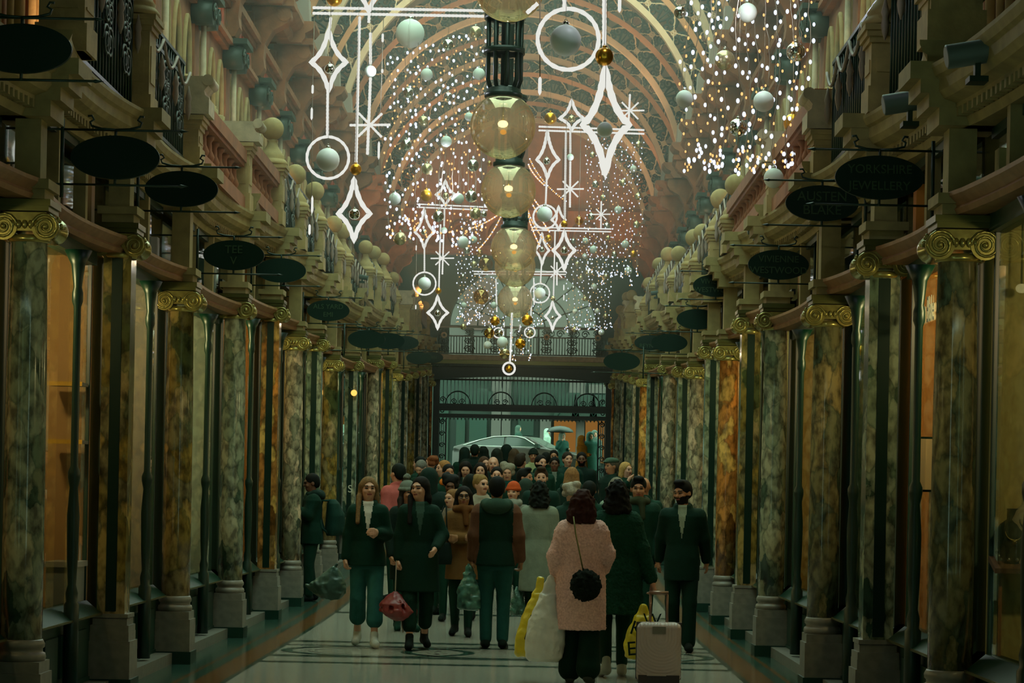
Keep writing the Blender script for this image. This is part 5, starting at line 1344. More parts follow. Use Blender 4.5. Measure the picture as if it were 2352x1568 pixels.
GR = person(1416, 18.9, 'person from behind in a dark green fur coat pulling the pale suitcase', 1.69, PI+.10, 'fair', (14,16,12), 'bob', (7,58,41), .56, .07, 1.22, (4,42,29), 0.0, .12, (150,150,136), 'down', ((.22,.03,1.14),(.315,.05,.86)), -.4, .12, fuzzy=True, near=True, female=True, fist=(False, True), hairvol=1.12)
YM = person(1465, 24.0, 'person in a black jacket with bulky collar walking forward between green coat and suit', 1.77, .0, 'tan', (14,16,12), 'quiff', (3,42,28), .80, .02, 1.2, BLK, .01, .1, (10,20,16), ((.24,0,1.15),(.22,-.08,.90)), 'down', .35, -.05, .12, near=True, scarf=(44,50,30), coatname='jacket')
SM = person(1568, 22.2, 'person in a dark suit with open pale shirt looking aside by the right columns', 1.73, -.12, 'tan', (16,16,12), 'quiff', (2,36,23), .72, .015, 1.06, (2,36,24), .02, .10, (6,18,12), 'back', 'back', .3, -.55, .18, shirt=(132,140,118), beard=(30,24,18), near=True, coatname='suit_jacket')
BP = person(716, 29.8, 'person in a dark hooded jacket standing in profile with a backpack by the left shopfront', 1.73, -1.35, 'brown', (10,14,10), 'short', (4,42,29), .78, .02, 1.18, (6,44,31), .012, .1, (12,22,18), 'phone', 'phone', .15, 0, .2, near=True, coatname='jacket', hood=('down', (12,36,28)))
BN = person(936, 24.6, 'person in a grey knitted bobble hat just behind the long black coat', 1.66, .2, 'tan', (40,30,22), 'long', (10,30,22), .60, .03, 1.1, BLK, 0, .1, DK, 'down', ((.22,-.02,1.15),(.20,-.10,.88)), .3, .35, hat='pompom', hatc=(104,110,98), female=True, near=True, fist=(False, True))
# ------------------------------------------------------------------ the crowd behind them
def yhead(py, Ht):
    """distance at which a head top of this height is seen on row py"""
    lo_, hi_ = 22.0, 66.0
    f = lambda Y: P(1200, py, Y).z - (fz(Y)+Ht)
    best = min((abs(f(22+.1*i)), 22+.1*i) for i in range(441)); return best[1]
def crowd(px, ptop, label, Ht=1.70, face=0.0, Y=None, **k):
    # distance from the head size where given, else from the row the head stands on
    YY = Y if Y else yhead(ptop, Ht)
    want = P(px, ptop, YY).z - fz(YY); Hh = max(1.48, min(1.92, want))
    return person(px, YY, label, Hh, face, group=None, **k)
crowd(1036, 1126, 'person in a beige top turned sideways at the shoulder of the mustard coat', Y=26.5, skin='fair', hair=(120,84,48), style='bun', top=(110,96,80), female=True, hyaw=-.7, glasses=True)
crowd(1104, 1092, 'person in a pale jacket looking to the right beside the dark gilet', Y=26.8, skin='fair', hair=(130,100,56), style='bun', top=(150,142,122), female=True, hyaw=.6)
crowd(1177, 1112, 'person in an orange knit beanie and grey scarf between gilet and grey coat', Y=28.5, skin='fair', hair=(40,30,20), style='short', hat='beanie', hatc=(176,70,24), top=(110,110,98), scarf=(130,132,120), hyaw=-.3, glasses=True)
crowd(1241, 1077, 'tall person in a dark open-necked top walking forward behind the grey wool coat', Y=29.6, skin='fair', hair=(56,40,26), style='quiff', top=(10,40,30), shirt=(150,120,100))
crowd(1206, 1104, 'person with a grey-green hood up seen from behind, just beyond the orange beanie', Y=30.5, hair=(30,30,24), style='short', hood=('up', (34,50,40)), top=DK, face=PI)
crowd(1311, 1110, 'person in a dark teal top from behind, just beyond the pink coat', Y=25.5, hair=(150,140,124), style='curly', top=(20,48,38), face=PI, female=True)
crowd(1352, 1107, 'person in black from behind, half hidden between the pink and green coats', Y=27, hair=(16,20,14), style='short', top=BLK, face=PI)
crowd(1414, 1099, 'person in a pale green top from behind, above the green fur coat', Y=28, hair=(110,104,88), style='bob', top=(120,140,122), face=PI, female=True)
crowd(1477, 1097, 'person from behind over the shoulder of the jacket with the bulky collar', Y=27.5, hair=(60,46,36), style='bald', skin='tan', top=DK, face=PI)
crowd(1033, 1092, 'person in black looking down in front of the orange scarf', Y=28.5, hair=(14,16,12), style='curly', top=BLK, skin='brown', hpitch=.4)
crowd(1079, 1091, 'person from behind just left of the pale jacket', Y=29.5, hair=(14,22,16), style='bob', top=DK, face=PI, female=True)
crowd(985, 1080, 'person in a bulky black hood from behind in front of the left columns', Y=27.7, hood=('up', (8,32,24)), top=(8,30,22), bulk=1.3, face=PI-.4)
crowd(916, 1067, 'person in a dusty pink jacket turned to the left shopfront', Y=30, hair=(12,20,14), style='short', top=(168,84,78), face=-2.4, bulk=1.15, lean=-.08, fist=(True,True))
crowd(1015, 1059, 'person in dark green in profile, just beyond the orange scarf', Y=34.8, hair=(150,104,56), style='long', top=DK, face=-1.2, female=True)
crowd(1028, 1068, 'person in black with an orange scarf at the left of the crowd', Y=33.5, skin='tan', hair=(14,16,12), style='short', top=BLK, scarf=(200,110,30), glasses=True, hyaw=.3)
crowd(963, 1050, 'person in black leaning over, farthest left in the crowd', Y=38, hair=(12,18,14), top=BLK, face=-2.0, lean=-.05)
crowd(969, 1057, 'person in black with bowed head at the far left of the crowd', Y=36.8, skin='fair', hair=(104,102,92), top=BLK, face=-.6, hpitch=.6)
crowd(987, 1049, 'person in dark green in profile facing the left columns beyond the bulky hood', Y=39.5, hair=(110,60,28), style='curly', top=DK, face=-1.4, female=True)
crowd(1067, 1061, 'person with a pale open collar looking down, left of the crowd centre', Y=35.6, hair=(24,20,14), style='long', top=(16,34,26), shirt=(120,116,96), female=True, hpitch=.3)
crowd(1101, 1064, 'person in black facing the camera right of the pale collar in the crowd', Y=34.2, hair=(26,20,14), style='long', top=BLK, female=True, glasses=True)
crowd(1110, 1050, 'person in dark green half hidden behind the one in black facing the camera', Y=38, hair=(70,48,32), style='parted', top=DK, female=True, hyaw=.4)
crowd(1130, 1049, 'person in a dark green coat facing forward below the rear of the car', Y=36.2, skin='fair', hair=(60,50,40), style='bald', top=(10,32,24))
crowd(1139, 1074, 'person in black facing forward just left of the teal coat', Y=33.0, skin='fair', hair=(20,18,12), style='bun', top=BLK, female=True)
crowd(1163, 1066, 'person in a dark teal coat looking down in mid crowd', Y=33.8, skin='fair', hair=(120,114,96), style='curly', top=(12,62,54), female=True, hpitch=.3)
crowd(1204, 1078, 'person in black in profile facing right in front of the lettered hoodie', Y=31.5, skin='tan', hair=(14,16,12), style='quiff', top=BLK, face=1.2)
crowd(1240, 1046, 'person in dark green looking to the right beside the lettered hoodie', Y=37, skin='fair', hair=(20,18,14), style='short', beard=(26,22,16), top=DK, face=.5)
HB = crowd(1193, 1034, 'person in a black hoodie with white lettering on the back below the car', Y=37.5, skin='fair', hair=(40,32,22), style='quiff', top=(6,26,19), bulk=1.2, face=PI-.5)
hz = text_mesh('K', .16, M_wletter); o = bpy.data.objects.new('hoodie_print', hz); COL.objects.link(o); o.parent = HB; o.location = (0, .155, 1.28); o.rotation_euler = (PI/2, 0, PI)
crowd(1087, 1018, 'tall broad person in black from behind at the left of the car', Y=44, hair=(8,24,16), top=(5,26,18), bulk=1.35, face=PI)
crowd(1064, 1030, 'person in a black hood from behind, left of the tall broad figure', Y=46, hood=('up', (8,30,22)), top=BLK, face=PI)
crowd(1107, 1026, 'person in black from behind in front of the rear of the car', Y=45, hair=(10,24,18), style='long', top=BLK, face=PI, female=True)
crowd(1138, 1031, 'person in grey-green from behind before the rear car door', Y=43, hair=(26,34,26), style='bob', top=(30,52,42), face=PI)
crowd(1160, 1024, 'person in a black hood from behind before the front car door', Y=45.5, hood=('up', (4,26,18)), top=(6,26,18), face=PI)
crowd(1178, 1032, 'person in dark green from behind between the black hood and the lettered hoodie', Y=43.5, hair=(70,56,40), style='bob', top=DK, face=PI, female=True)
crowd(1222, 1034, 'person in a dark beanie and yellow hi-vis vest before the windscreen', Y=44.5, skin='tan', hat='beanie', hatc=(12,28,20), top=(150,156,110), coatname='vest')
crowd(1269, 1035, 'person in dark green facing forward before the front wheel of the car', Y=44, skin='tan', hair=(14,16,12), beard=(34,28,22), top=DK)
crowd(1271, 1051, 'person in black with pale shirt front, just below the front wheel', Y=39, skin='brown', hair=(12,14,10), style='bun', top=BLK, female=True, shirt=(100,110,96))
crowd(1301, 1034, 'person in a dark green overcoat standing at the right of the car', Y=39.5, skin='fair', hair=(44,36,26), style='short', top=(12,46,36), bulk=1.2, glasses=True, hyaw=.3)
crowd(1333, 1040, 'person in a broad black coat below the yellow raincoat', Y=40, skin='brown', hair=(14,14,10), beard=(16,14,10), top=(6,30,22), bulk=1.15)
crowd(1311, 1075, 'person with a thick dropped hood seen from behind beyond the teal top', Y=32.5, hair=(134,96,58), style='bob', top=(20,44,34), hood=('down', (26,46,36)), face=PI, female=True)
crowd(1401, 1050, 'person in a grey flat cap and dark coat in profile by the right columns', Y=36, skin='tan', hair=(80,76,64), style='short', hat='cap', hatc=(60,82,66), top=(8,36,26), face=-1.0, bulk=1.2)
crowd(1436, 1063, 'person with a hand raised to the face by the right columns', Y=36.5, hair=(170,132,76), style='parted', top=BLK, face=.8, female=True, aL='up', aR='up')
crowd(1251, 1040, 'person from behind half hidden between lettered hoodie and front wheel', Y=42, hair=(14,20,14), top=BLK, face=PI)
# people out in the street
YP = person(1333, 66.5, 'person in a yellow hooded raincoat crossing the gateway in profile', 1.74, 1.1, 'fair', (60,50,36), 'short', (240,176,66), .55, .05, 1.2, DK, 0, .1, DK, 'bent', 'fwd', .3, hood=('up', (240,176,66)))
TP = person(1352, 70, 'person in a teal hooded coat behind the yellow raincoat', 1.80, .5, 'fair', (60,50,36), 'short', (40,88,80), .55, .05, 1.2, DK, 0, .1, DK, 'down', 'down', .3, hood=('up', (60,100,90)))
UP_ = person(1288, 73.5, 'person in a pale hood and dark green coat under the black umbrella', 1.72, .7, 'fair', (60,50,36), 'short', (28,70,60), .55, .05, 1.2, DK, 0, .1, DK, 'bent', 'up', .3, hood=('up', (120,130,120)), fist=(True, True))
SP1 = person(1187, 86.0, 'hooded passer-by in grey-green beyond the roof of the car', 1.75, 1.2, 'fair', (60,50,36), 'short', (44,72,62), .55, .05, 1.15, DK, 0, .1, DK, hood=('up', (70,90,80)))
SP2 = person(1253, 85.0, 'passer-by in a pale green hood beyond the car windscreen', 1.66, 1.2, 'fair', (60,50,36), 'short', (150,176,160), .55, .05, 1.15, DK, 0, .1, DK, hood=('up', (160,186,170)))
SP3 = person(1362, 75.0, 'passer-by in a grey hood behind the teal coat in the gateway', 1.78, .4, 'fair', (60,50,36), 'short', (70,92,84), .55, .05, 1.15, DK, 0, .1, DK, hood=('up', (90,108,98)))
# ------------------------------------------------------------------ things carried
def sdf_obj(name, fld, mats, label, cat, loc, rz=0, paint=None):
    r = empty(name, loc, label, cat, None, rz); return r, fld
def blob(name, part, fld, mat, label, cat, loc, rz=0.0):
    o = fld.build(part, [mat], None); r = empty(name, loc, label, cat, None, rz); o.parent = r; return r
# white carrier bag in the left hand of the pink coat
hp = hand_world(PK, 1); hp2 = hand_world(PK, -1)
M_bagw = simple('white plastic film', (214,216,208), .35, noise=.1, nscale=9, bump=.5, bscale=14)
M_bagy = simple('yellow plastic film', (214,190,40), .35, noise=.12, nscale=9, bump=.4, bscale=14)
M_bagc = simple('clear plastic film with dark contents', (70,112,96), .22, noise=.5, nscale=11, bump=.6, bscale=16)
def carrier(loc, H, a, b, mat, label, part='bag', rz=0.0, fuzz=.003, tilt=0.0):
    r = empty('carrier_bag', loc, label, 'bag', None, rz)
    f = Field((-a-.12,-b-.1,-H-.06), (a+.12,b+.1,.06), .010)
    f.loft([(-H,tilt,0,a*.72,b*.7),(-H*.96,tilt,0,a*.92,b*.9),(-H*.75,tilt*.8,0,a,b),(-H*.5,tilt*.5,0,a*.86,b*.85),(-H*.30,tilt*.3,0,a*.55,b*.6),(-H*.2,tilt*.2,0,a*.42,b*.5)], .03)
    for e in (-1, 1):
        f.cone((e*a*.30,0,-H*.22), (e*.015,0,-.005), .022, .010, .03); f.cone((e*a*.1,0,-H*.25), (e*.01,0,-.005), .016, .010, .03)
        f.cone((e*a*.5,-b*.7,-H*.85), (e*a*.18,-b*.45,-H*.25), .010, .006, .02); f.cone((e*a*.2,-b*.9,-H*.9), (e*a*.08,-b*.5,-H*.3), .009, .006, .02)
    f.fuzz(fuzz, 3); f.build(part, [mat], r); return r
wl = P(1262, 1322, hp.y)
L_PK = [h for h in (hp, hp2)]; hl = min(L_PK, key=lambda v: v.x)
carrier(hl + Vector((-.05,-.10,.0)), .70, .17, .12, M_bagw, 'large white plastic carrier bag hanging beside the fluffy pink coat', tilt=-.04)
yb = carrier(hl + Vector((-.13,.10,-.02)), .66, .12, .10, M_bagy, 'yellow plastic carrier bag half hidden behind the white one', tilt=-.10)
m = MB(); m.prism([(-.115,-.52),(-.075,-.42),(-.055,-.30),(-.075,-.30),(-.10,-.42),(-.125,-.50)], -.112, -.104, 0); o = m.build('black_print', [M_black], yb)
# pompom bag on a chain
pb = empty('fur_pompom_bag', (P(1346,1345,17.7).x, 17.76, P(1346,1345,17.7).z), 'round black fur shoulder bag on a thin chain against the pink coat', 'bag')
f = Field((-.18,-.14,-.18), (.18,.14,.18), .008); f.ell((0,0,0), (.126,.078,.130)); f.fuzz(.006, 1); f.build('fur_pouch', [cloth((4,20,12), True)], pb)
m = MB(); q = [(-.02,.0,.10),(-.05,.02,.24),(-.09,.05,.42),(-.11,.10,.56)]; m.tube(q, .006, 6, 0); m.build('chain', [M_goldd], pb)
# suitcase
hs = hand_world(GR, 1); hs2 = hand_world(GR, -1); hr = max((hs, hs2), key=lambda v: v.x)
sc0 = P(1512, 1562, 18.0)
su = empty('suitcase', (sc0.x, 18.05, 0), 'pale ridged hard-shell suitcase with raised handle rolling beside the green coat', 'suitcase')
M_shell = simple('pale rose shell', (190,172,164), .38); M_shd = simple('dark suitcase rim', (60,46,44), .4); M_met = simple('handle metal', (150,120,104), .3, metal=.7)
f = Field((-.25,-.16,-.02), (.25,.16,.62), .007)
def rbox(f, c, hx, hy, hz, rr):
    sl, X, Y, Z = f.sub((-1,-1,-1), (1,1,1)); qx, qy, qz = np.abs(X-c[0])-hx+rr, np.abs(Y-c[1])-hy+rr, np.abs(Z-c[2])-hz+rr
    d = np.sqrt(np.maximum(qx,0)**2+np.maximum(qy,0)**2+np.maximum(qz,0)**2)+np.minimum(np.maximum(np.maximum(qx,qy),qz),0)-rr; f.F[sl] = np.minimum(f.F[sl], d)
rbox(f, (0,0,.285), .182, .11, .245, .05); sl, X, Y, Z = f.sub((-1,-1,-1), (1,1,1))
rid = np.abs(X+.02*0)+np.maximum(.46-Z, 0)*0; rad = np.sqrt((X-.02)**2+np.minimum(Z-.40, 0)**2)
f.F[sl] += np.where(Y < -.06, .0035*np.sin(rad*2*PI/.026), 0).astype(np.float32)
f.build('shell', [M_shell], su)
m = MB(); m.b2(-.17,.17,-.115,.10,.035,.10,0); m.b2(-.188,.188,-.012,.012,.06,.53,0); m.build('bumper', [M_shd], su)
m = MB(); m.b2(-.10,.06,-.128,-.116,.095,.115,0); m.build('foot_rail', [M_shell], su)
lg = MB(); lg.b2(-.06,.05,-.119,-.112,.44,.50,0); lg.build('sticker', [simple('grey luggage sticker', (120,116,104), .5)], su)
for x in (-.125,.125):
    for y in (-.075,.075):
        m = MB(); m.lathe([(.024,-.012),(.028,-.010),(.028,.010),(.024,.012)], 14, 0, Matrix.Translation((x,y,.028)), True, 'X'); m.box((x,y,.05),(.035,.04,.03),0); m.build('wheel', [M_black], su)
m = MB(); top = max(.70, hr.z-.02)
for x in (-.07,.07): m.tube([(x,.05,.50),(x+ (hr.x-sc0.x)*.5,.08,top)], .011, 8, 0)
dx = (hr.x-sc0.x)*.5; m.tube([(dx-.08,.08,top),(dx+.08,.08,top)], .016, 8, 0); m.build('pull_handle', [M_met], su)
# yellow bag with black letters behind the suitcase
yk = carrier(Vector((P(1478,1395,18.6).x+.0, 18.60, P(1478,1395,18.6).z+.02)), .46, .165, .10, M_bagy, 'bright yellow shopping bag with black letters behind the suitcase')
for s_, x, z, ro, sz_ in (('K',-.06,-.20,.3,.17),('W',.07,-.12,0,.15),('E',-.10,-.37,-.1,.17)):
    o = bpy.data.objects.new('bag_lettering', text_mesh(s_, sz_, M_black, .006)); COL.objects.link(o); o.parent = yk; o.location = (x,-.112,z); o.rotation_euler = (PI/2+.05, ro, 0)
m = MB(); m.b2(-.08,.08,-.02,.02,-.46,-.44,0)
# transparent bag held by the man in the gilet
hm = min((hand_world(MV, 1), hand_world(MV, -1)), key=lambda v: v.x)
carrier(hm + Vector((-.02,-.02,0)), .46, .13, .09, M_bagc, 'clear plastic bag of dark shopping held by the person in the gilet', fuzz=.006)
hg = min((hand_world(GW, 1), hand_world(GW, -1)), key=lambda v: v.x)
carrier(Vector((P(1190,1350,24).x, 24.3, P(1190,1350,24).z)), .32, .09, .07, simple('dull green plastic film', (60,96,76), .3, noise=.4, nscale=12, bump=.5), 'small crumpled plastic bag beside the grey wool coat', fuzz=.006)
# red umbrella hanging head down
hu = min((hand_world(W2, 1), hand_world(W2, -1)), key=lambda v: v.x)
ub = empty('red_umbrella', (hu.x-.01, hu.y-.02, hu.z-.05), 'half-closed dark red umbrella hanging from the hand of the person in the long coat', 'umbrella')
f = Field((-.32,-.28,-.62), (.36,.28,-.16), .009)
f.loft([(-.50,.06,0,.08,.07),(-.46,.05,0,.15,.13),(-.40,.03,0,.185,.15),(-.33,.0,0,.17,.13),(-.26,-.01,0,.09,.07),(-.21,-.01,0,.02,.02)], .02)
for k in range(8):
    a = k*PI/4; f.cone((.17*math.cos(a)+.02,.13*math.sin(a),-.40), (.05*math.cos(a),.04*math.sin(a),-.25), .018, .010, .02); f.cone((.19*math.cos(a+.39)+.03,.15*math.sin(a+.39),-.40), (.09*math.cos(a+.39),.07*math.sin(a+.39),-.30), .022, .012, .015, 'sub')
f.fuzz(.003, 2); f.build('canopy', [simple('dark red umbrella cloth', (128,44,42), .4, noise=.25, nscale=8)], ub)
m = MB(); m.tube([(-.005,0,.10),(-.01,0,-.25),(.06,0,-.52)], .006, 6, 0); m.tube([(.06,0,-.50),(.075,0,-.62)], .008, 6, 0); m.build('shaft', [M_wire], ub)
# grey bag of the blonde woman, black handbag of the woman in mustard, backpack
hb = min((hand_world(W1, 1), hand_world(W1, -1)), key=lambda v: v.x)
bgp = empty('folded_bag', (P(770,1300,23.0).x, 22.6, P(770,1300,22.6).z), 'slack grey-green leather bag carried low beside the cropped jeans on the left', 'bag')
f = Field((-.30,-.16,-.42), (.24,.16,.10), .010); f.loft([(-.34,.0,0,.10,.07),(-.28,-.02,0,.17,.09),(-.18,-.03,0,.19,.09),(-.08,.0,0,.10,.06),(-.02,.02,0,.04,.03)], .03); f.cone((.0,0,-.05), (.05,0,.02), .018, .014, .03); f.cone((-.2,0,-.24), (-.26,0,-.20), .02, .01, .03); f.fuzz(.005, 3); f.build('bag', [simple('grey green leather', (52,80,66), .45, noise=.25, nscale=9, bump=.4, bscale=12)], bgp)
hbk = empty('handbag', (P(1012,1262,23.7).x, 23.72, P(1012,1262,23.7).z), 'black shoulder handbag at the side of the mustard coat', 'bag')
f = Field((-.17,-.12,-.22), (.17,.12,.30), .009); f.loft([(-.16,0,0,.12,.06),(-.08,0,0,.13,.065),(.06,0,0,.11,.05),(.08,0,0,.10,.04)], .02); f.build('bag', [cloth((6,24,18))], hbk)
m = MB(); m.tube([(-.08,0,.06),(-.05,0,.28),(.03,.02,.48)], .008, 6, 0); m.tube([(.08,0,.06),(.06,0,.28),(.05,.02,.48)], .008, 6, 0); m.build('strap', [cloth((6,24,18))], hbk)
bk = empty('backpack', tuple(Vector(BP.location)+Vector((.29,.03,1.18))), 'dark backpack on the person by the left shopfront', 'backpack')
f = Field((-.22,-.24,-.36), (.24,.24,.30), .011); f.loft([(-.28,0,0,.09,.14),(-.20,.01,0,.12,.16),(0,.02,0,.12,.165),(.16,0,0,.09,.14),(.22,-.02,0,.05,.08)], .04); f.cone((.10,0,-.20), (.10,0,.0), .07, .06, .03); f.build('pack', [cloth((16,50,40))], bk)
m = MB()
for y in (-.1,.1): m.tube([(-.05,y,.2),(-.16,y,.20),(-.20,y,.05),(-.14,y,-.18),(-.06,y,-.24)], .018, 6, 0)
m.build('strap', [cloth((20,54,44))], bk)
# black umbrella in the street
bu = empty('black_umbrella', P(1286, 1010, 73.6), 'open black umbrella held over the pale-hooded person in the street', 'umbrella')
m = MB(); m.lathe([(.46,.26),(.42,.34),(.30,.42),(.15,.46),(.001,.475)], 8, 0); m.lathe([(.445,.26),(.40,.33),(.28,.40),(.001,.455)], 8, 0); m.lathe([(.008,.47),(.001,.54)], 6, 0); m.build('canopy', [simple('grey black umbrella cloth', (44,58,52), .5)], bu)
m = MB(); m.tube([(0,0,-.35),(0,0,.47)], .012, 6, 0); m.build('shaft', [M_iron], bu)
for k in range(8):
    a = k*PI/4; m = MB(); m.tube([(0,0,.46),(.28*math.cos(a),.28*math.sin(a),.395),(.45*math.cos(a),.45*math.sin(a),.265)], .006, 4, 0); m.build('rib', [M_iron], bu)
# ------------------------------------------------------------------ car in the street
YC = 77.0
cp_ = P(1215, 1002, YC); ZC = cp_.z - 1.42
car = empty('car', (P(1200,1002,YC).x, YC, ZC), 'silver-grey fastback car passing the far street entrance', 'car', None, -.30)
M_car = simple('silver grey car paint', (66,66,60), .25, metal=.2); M_cgl = simple('car window glass', (60,74,66), .08); M_chr = simple('chrome strip', (190,196,186), .15, metal=.9); M_tyre = simple('tyre', (20,26,24), .8)
f = Field((-2.55,-1.1,.05), (2.55,1.1,1.5), .04)
sl, X, Y_, Z = f.sub((-3,-3,-3), (3,3,3))
xs_ = [-2.4,-2.3,-1.9,-1.2,-.4,.3,1.0,1.7,2.25,2.4]; ztop = [.72,.98,1.05,1.04,1.03,1.02,.98,.90,.78,.60]
zt_ = np.interp(X, xs_, ztop); hw = np.interp(X, [-2.4,-2.0,-1,0.5,1.8,2.4], [.74,.88,.93,.94,.90,.70])
d = np.maximum(np.maximum(np.abs(X)-2.36, np.abs(Y_)-hw*(1-.10*np.abs(Z-.6)**2)), np.maximum(Z-zt_, .20-Z)); f.F[sl] = d
rz_ = np.interp(X, [-2.25,-1.6,-.9,-.2,.4,1.2], [1.02,1.22,1.38,1.43,1.40,.99]); hw2 = .86-.30*np.clip(Z-.98, 0, 1)
d2 = np.maximum(np.maximum(np.abs(Y_)-hw2, Z-rz_), .9-Z); d2 = np.maximum(d2, np.maximum(-2.3-X, X-1.25)); f.mix(sl, d2.astype(np.float32), .05, 'add')
for x in (-1.42, 1.45): f.cone((x,-1.1,.34), (x,1.1,.34), .37, .37, .02, 'sub')
f.build('body', [M_car], car)
def sidey(z): return -(.875-.30*max(0, z-.98))
def win(name, pts, mat, off=.012):
    m = MB(); v = [(x, sidey(z)-off, z) for x, z in pts] + [(x, sidey(z)+.02, z) for x, z in pts]; k = len(pts)
    m.add(v, [tuple(range(k)), tuple(range(2*k-1,k-1,-1))]+[(i,(i+1)%k,(i+1)%k+k,i+k) for i in range(k)], 0); m.build(name, [mat], car)
win('rear_side_window', [(-1.75,1.07),(-.42,1.05),(-.42,1.36),(-.80,1.345),(-1.25,1.24)], M_cgl); win('front_side_window', [(-.34,1.05),(.85,1.03),(.62,1.14),(.30,1.30),(.0,1.36),(-.34,1.375)], M_cgl)
m = MB(); m.tube([(x, sidey(z)-.02, z) for x, z in ((-1.9,1.06),(-1.3,1.26),(-.8,1.375),(-.2,1.40),(.05,1.39),(.34,1.33),(.70,1.13),(.93,1.02))], .02, 6, 0); m.tube([(x, sidey(z)-.02, z) for x, z in ((-1.9,1.06),(-.4,1.03),(.93,1.01))], .014, 6, 0); m.build('chrome_trim', [M_chr], car)
m = MB(); m.add([(.44,-.70,1.385),(.44,.70,1.385),(1.20,.80,1.005),(1.20,-.80,1.005),(.42,-.70,1.36),(.42,.70,1.36),(1.15,.8,.99),(1.15,-.8,.99)], [(0,1,2,3),(7,6,5,4),(0,3,7,4),(1,5,6,2),(0,4,5,1),(3,2,6,7)], 0); m.build('windscreen', [simple('windscreen glass', (96,110,100), .1)], car)
m = MB(); m.box((.86,-1.0,1.06), (.14,.20,.13), 0); m.build('wing_mirror', [M_iron], car)
m = MB(); m.box((2.22,-.62,.70), (.22,.34,.13), 0); m.build('headlight', [M_chr], car)
m = MB(); m.box((2.22,.62,.70), (.22,.34,.13), 0); m.build('headlight', [M_chr], car)
for x in (-1.42, 1.45):
    for y in (-.82, .82):
        w_ = MB(); w_.lathe([(.22,-.10),(.335,-.10),(.34,-.07),(.34,.07),(.335,.10),(.22,.10)], 24, 0, Matrix.Translation((x,y,.34)), True, 'Y'); o = w_.build('wheel', [M_tyre], car)
        h = MB(); h.lathe([(.001,-.09),(.215,-.085),(.215,.085),(.001,.09)], 10, 0, Matrix.Translation((x,y,.34)), False, 'Y'); h.build('hub', [M_chr], o)
for x in (-.38,): 
    m = MB(); m.b2(x-.004,x+.004,-.955,-.93,.35,1.03,0); m.build('door_gap', [M_iron], car)
# ------------------------------------------------------------------ things seen inside the near shop windows
def at(px, py, Y): return P(px, py, Y)
M_shelf = simple('shelf board', (150,140,120), .5); M_sgold = simple('glowing gilt shelf edge', (230,170,50), .35, emit=(230,160,40), es=.12)  # gilt edge gets a faint added glow, though it is no lamp
Yl = 16.2
for py, lab in ((881,'upper gilt-edged shelf inside the near left shop window'), (1014,'lower gilt-edged shelf inside the near left shop window')):
    p = at(158, py, Yl); r = empty('display_shelf', p, lab, 'shelf')
    m = MB(); m.b2(-.16,.10,0,.22,-.012,.012,0); m.build('board', [M_shelf], r); m = MB(); m.b2(-.16,.10,-.012,0,-.016,.016,0); m.build('edge_strip', [M_sgold], r)
p = at(150, 1290, Yl-.2); r = empty('shop_counter', (p.x-.02, p.y, 0), 'white counter inside the near left shop window', 'counter')
m = MB(); m.b2(-.12,.08,0,.4,0,p.z-.04,0); m.build('body', [simple('white counter paint', (150,152,142), .6)], r); m = MB(); m.b2(-.14,.10,-.02,.42,p.z-.04,p.z,0); m.build('top', [simple('white counter top', (176,172,160), .5)], r)
Yr = 12.35
M_bust1 = simple('black velvet bust', (6,40,28), .8); M_bust2 = simple('cream linen bust', (190,176,140), .7)
for px, py, mt, lab, h in ((2312,1250,M_bust1,'black velvet necklace bust with a gold pendant in the near right window',.34), (2346,1230,M_bust2,'tall cream necklace bust at the right edge of the near right window',.42)):
    p = at(px, py, Yr); r = empty('necklace_bust', (p.x+.03, p.y, p.z-h*.4), lab, 'bust')
    m = MB(); m.lathe([(.001,0),(.06,0),(.065,.01),(.055,.04),(.085,h*.35),(.098,h*.6),(.07,h*.74),(.032,h*.82),(.03,h*.97),(.036,h),(.001,h)], 20, 0, Matrix.Diagonal((1,.6,1,1))); m.build('torso', [mt], r)
    m = MB(); m.tube([(.05*math.cos(a), -.052-.01*math.sin(a), h*.62-.05*math.sin(a)) for a in [PI*k/12 for k in range(13)]], .004, 5, 0); m.sphere((0,-.066,h*.62-.06), .014, 8, 0); m.build('necklace', [M_gold], r)
p = at(2318, 1296, Yr); r = empty('display_tray', (p.x+.03, p.y, p.z), 'sloping jewellery tray on a thin post in the near right window', 'tray')
m = MB(); m.box((0,0,0), (.26,.20,.03), 0, Matrix.Rotation(.35, 4, 'X')); m.build('tray', [simple('tray velvet', (120,92,70), .7)], r)
m = MB()
for i in range(5):
    for j in range(3): m.sphere((-.09+.045*i, -.06+.05*j, .03+.018*j), .012, 6, 0)
m.build('rings', [M_bsilver], r)
m = MB(); m.b2(-.09,-.07,-.01,.01,-p.z+.1,-.02,0); m.build('post', [simple('brass post', (170,120,70), .4)], r)
p = at(2112, 1100, 14.6); r = empty('menu_stand', (p.x+.08, p.y, 0), 'pale framed card on a lectern stand inside the orange shop window', 'stand')
m = MB(); m.box((0,0,p.z+.1), (.22,.02,.34), 0, Matrix.Identity(4), .25); m.build('card', [simple('pale card', (200,170,130), .7)], r)
m = MB(); m.box((0,.015,p.z+.1), (.25,.02,.37), 0, Matrix.Identity(4), .25); m.build('frame', [M_black], r)
for x in (-.07, 0, .07):
    m = MB(); m.b2(x-.008,x+.008,.01,.03,.1,p.z-.05,0); m.build('post', [M_pale], r)
p = at(2338, 662, Yr); r = empty('shop_lamp', (p.x+.02, p.y, p.z), 'glowing shop lamp high in the near right window', 'lamp')
m = MB(); m.sphere((0,0,0), .034, 12, 0, (1,1,.8)); m.build('bulb', [emis('warm shop bulb', (255,214,150), 1.0)], r); m = MB(); m.tube([(0,0,.02),(0,0,.6)], .006, 5, 0); m.build('cord', [M_iron], r)
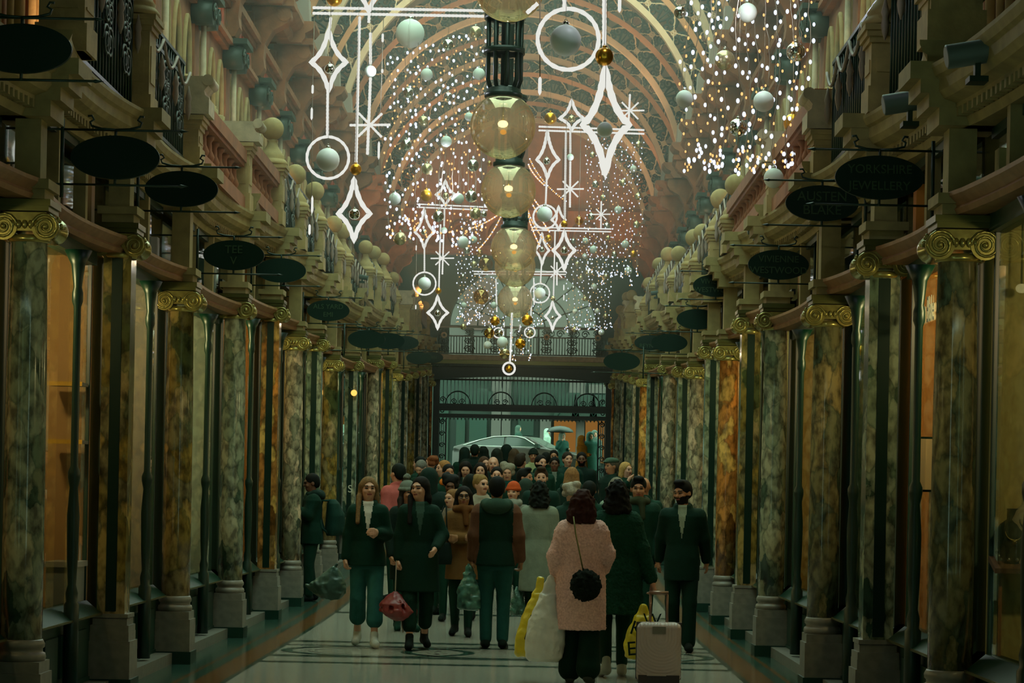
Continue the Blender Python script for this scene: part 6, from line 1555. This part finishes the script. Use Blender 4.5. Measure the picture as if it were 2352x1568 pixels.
p = at(813, 902, 38.0); r = empty('shop_lamp', (p.x, p.y, p.z), 'small glowing amber lamp on the dark shopfront above the white letter', 'lamp')
m = MB(); m.sphere((0,0,0), .055, 12, 0); m.build('bulb', [emis('amber shop bulb', (255,190,90), 1.4)], r); m = MB(); m.tube([(0,0,.04),(-.10,0,.10)], .012, 5, 0); m.build('arm', [M_iron], r)
# ------------------------------------------------------------------ light: dusk sky through the glazed crown, lamps, floodlights, shop lights, added fill lights
bg.inputs['Strength'].default_value = 4.6; bg.inputs['Color'].default_value = lin((186, 224, 200))
for p in LAMP_POS + [Vector((XC,Y,5.6)) for Y in (45,52,60)]:  # last three points are added fill, no globe hangs there
    point((p.x, p.y, p.z), 26, (255, 228, 186), .04, 'pendant_and_fill_light')
for sd in ('left', 'right'):
    X, sg = SIDE[sd]
    for Y in (18, 23, 28, 33, 38, 43):
        spot((X+sg*.75, Y, topz(sd, Y)+.25), (X+sg*.95, Y+1.4, 9.0), 64, (255, 200, 148), 110, .12)
    for i, (y0, y1, zt, za) in enumerate(BAYS[sd]):
        if y1-y0 > .9 and y0 < 48:
            point((X+sg*.7, (y0+y1)/2, zt-.3), 70, (255, 214, 160), .08, 'shop_light')
for x in (-1.5, .9):
    for Y in (50, 58, 65): spot((XC+x*1.6, Y, 6.5), (XC+x*.6, Y+5, 13), 210, (255, 205, 150), 110, .15)  # added warm fill aimed at vault and lunette, no fixture there
for x in (-2.9, 2.3):
    for Y in (34, 42, 50, 58): spot((x, Y, 9.3), (XC - (x-XC)*.2, Y+3.5, 12.6), 200, (255, 210, 160), 120, .1, 'rib_warm_fill')  # added to warm the roof ribs, no lamps stand here
for x, z, Y in ((-1.4,5.6,20.6),(.5,5.4,13.6),(.8,5.6,27.6),(-1.2,5.4,34.6),(.8,5.4,37.6),(1.9,6.0,19.5),(-1.3,6.0,31)):
    point((x, Y, z), 16, (236, 244, 255), .02, 'rope_light_glow')
# thin haze hanging in the arcade
hm_ = bpy.data.materials.new('thin haze'); hm_.use_nodes = True; nt = hm_.node_tree; nt.nodes.clear()
o_ = nt.nodes.new('ShaderNodeOutputMaterial'); v_ = nt.nodes.new('ShaderNodeVolumeScatter'); v_.inputs['Density'].default_value = .0085; v_.inputs['Anisotropy'].default_value = .3; v_.inputs['Color'].default_value = lin((225,240,228))
nt.links.new(v_.outputs[0], o_.inputs['Volume'])
m = MB(); m.b2(-4.2, 3.5, 17, YEND+.4, 4.3, 14.2, 0); hz_ = m.build('haze', [hm_]); hz_['kind'] = 'stuff'; tag(hz_, 'thin pale haze filling the length of the arcade', 'haze')
cy.volume_bounces = 0
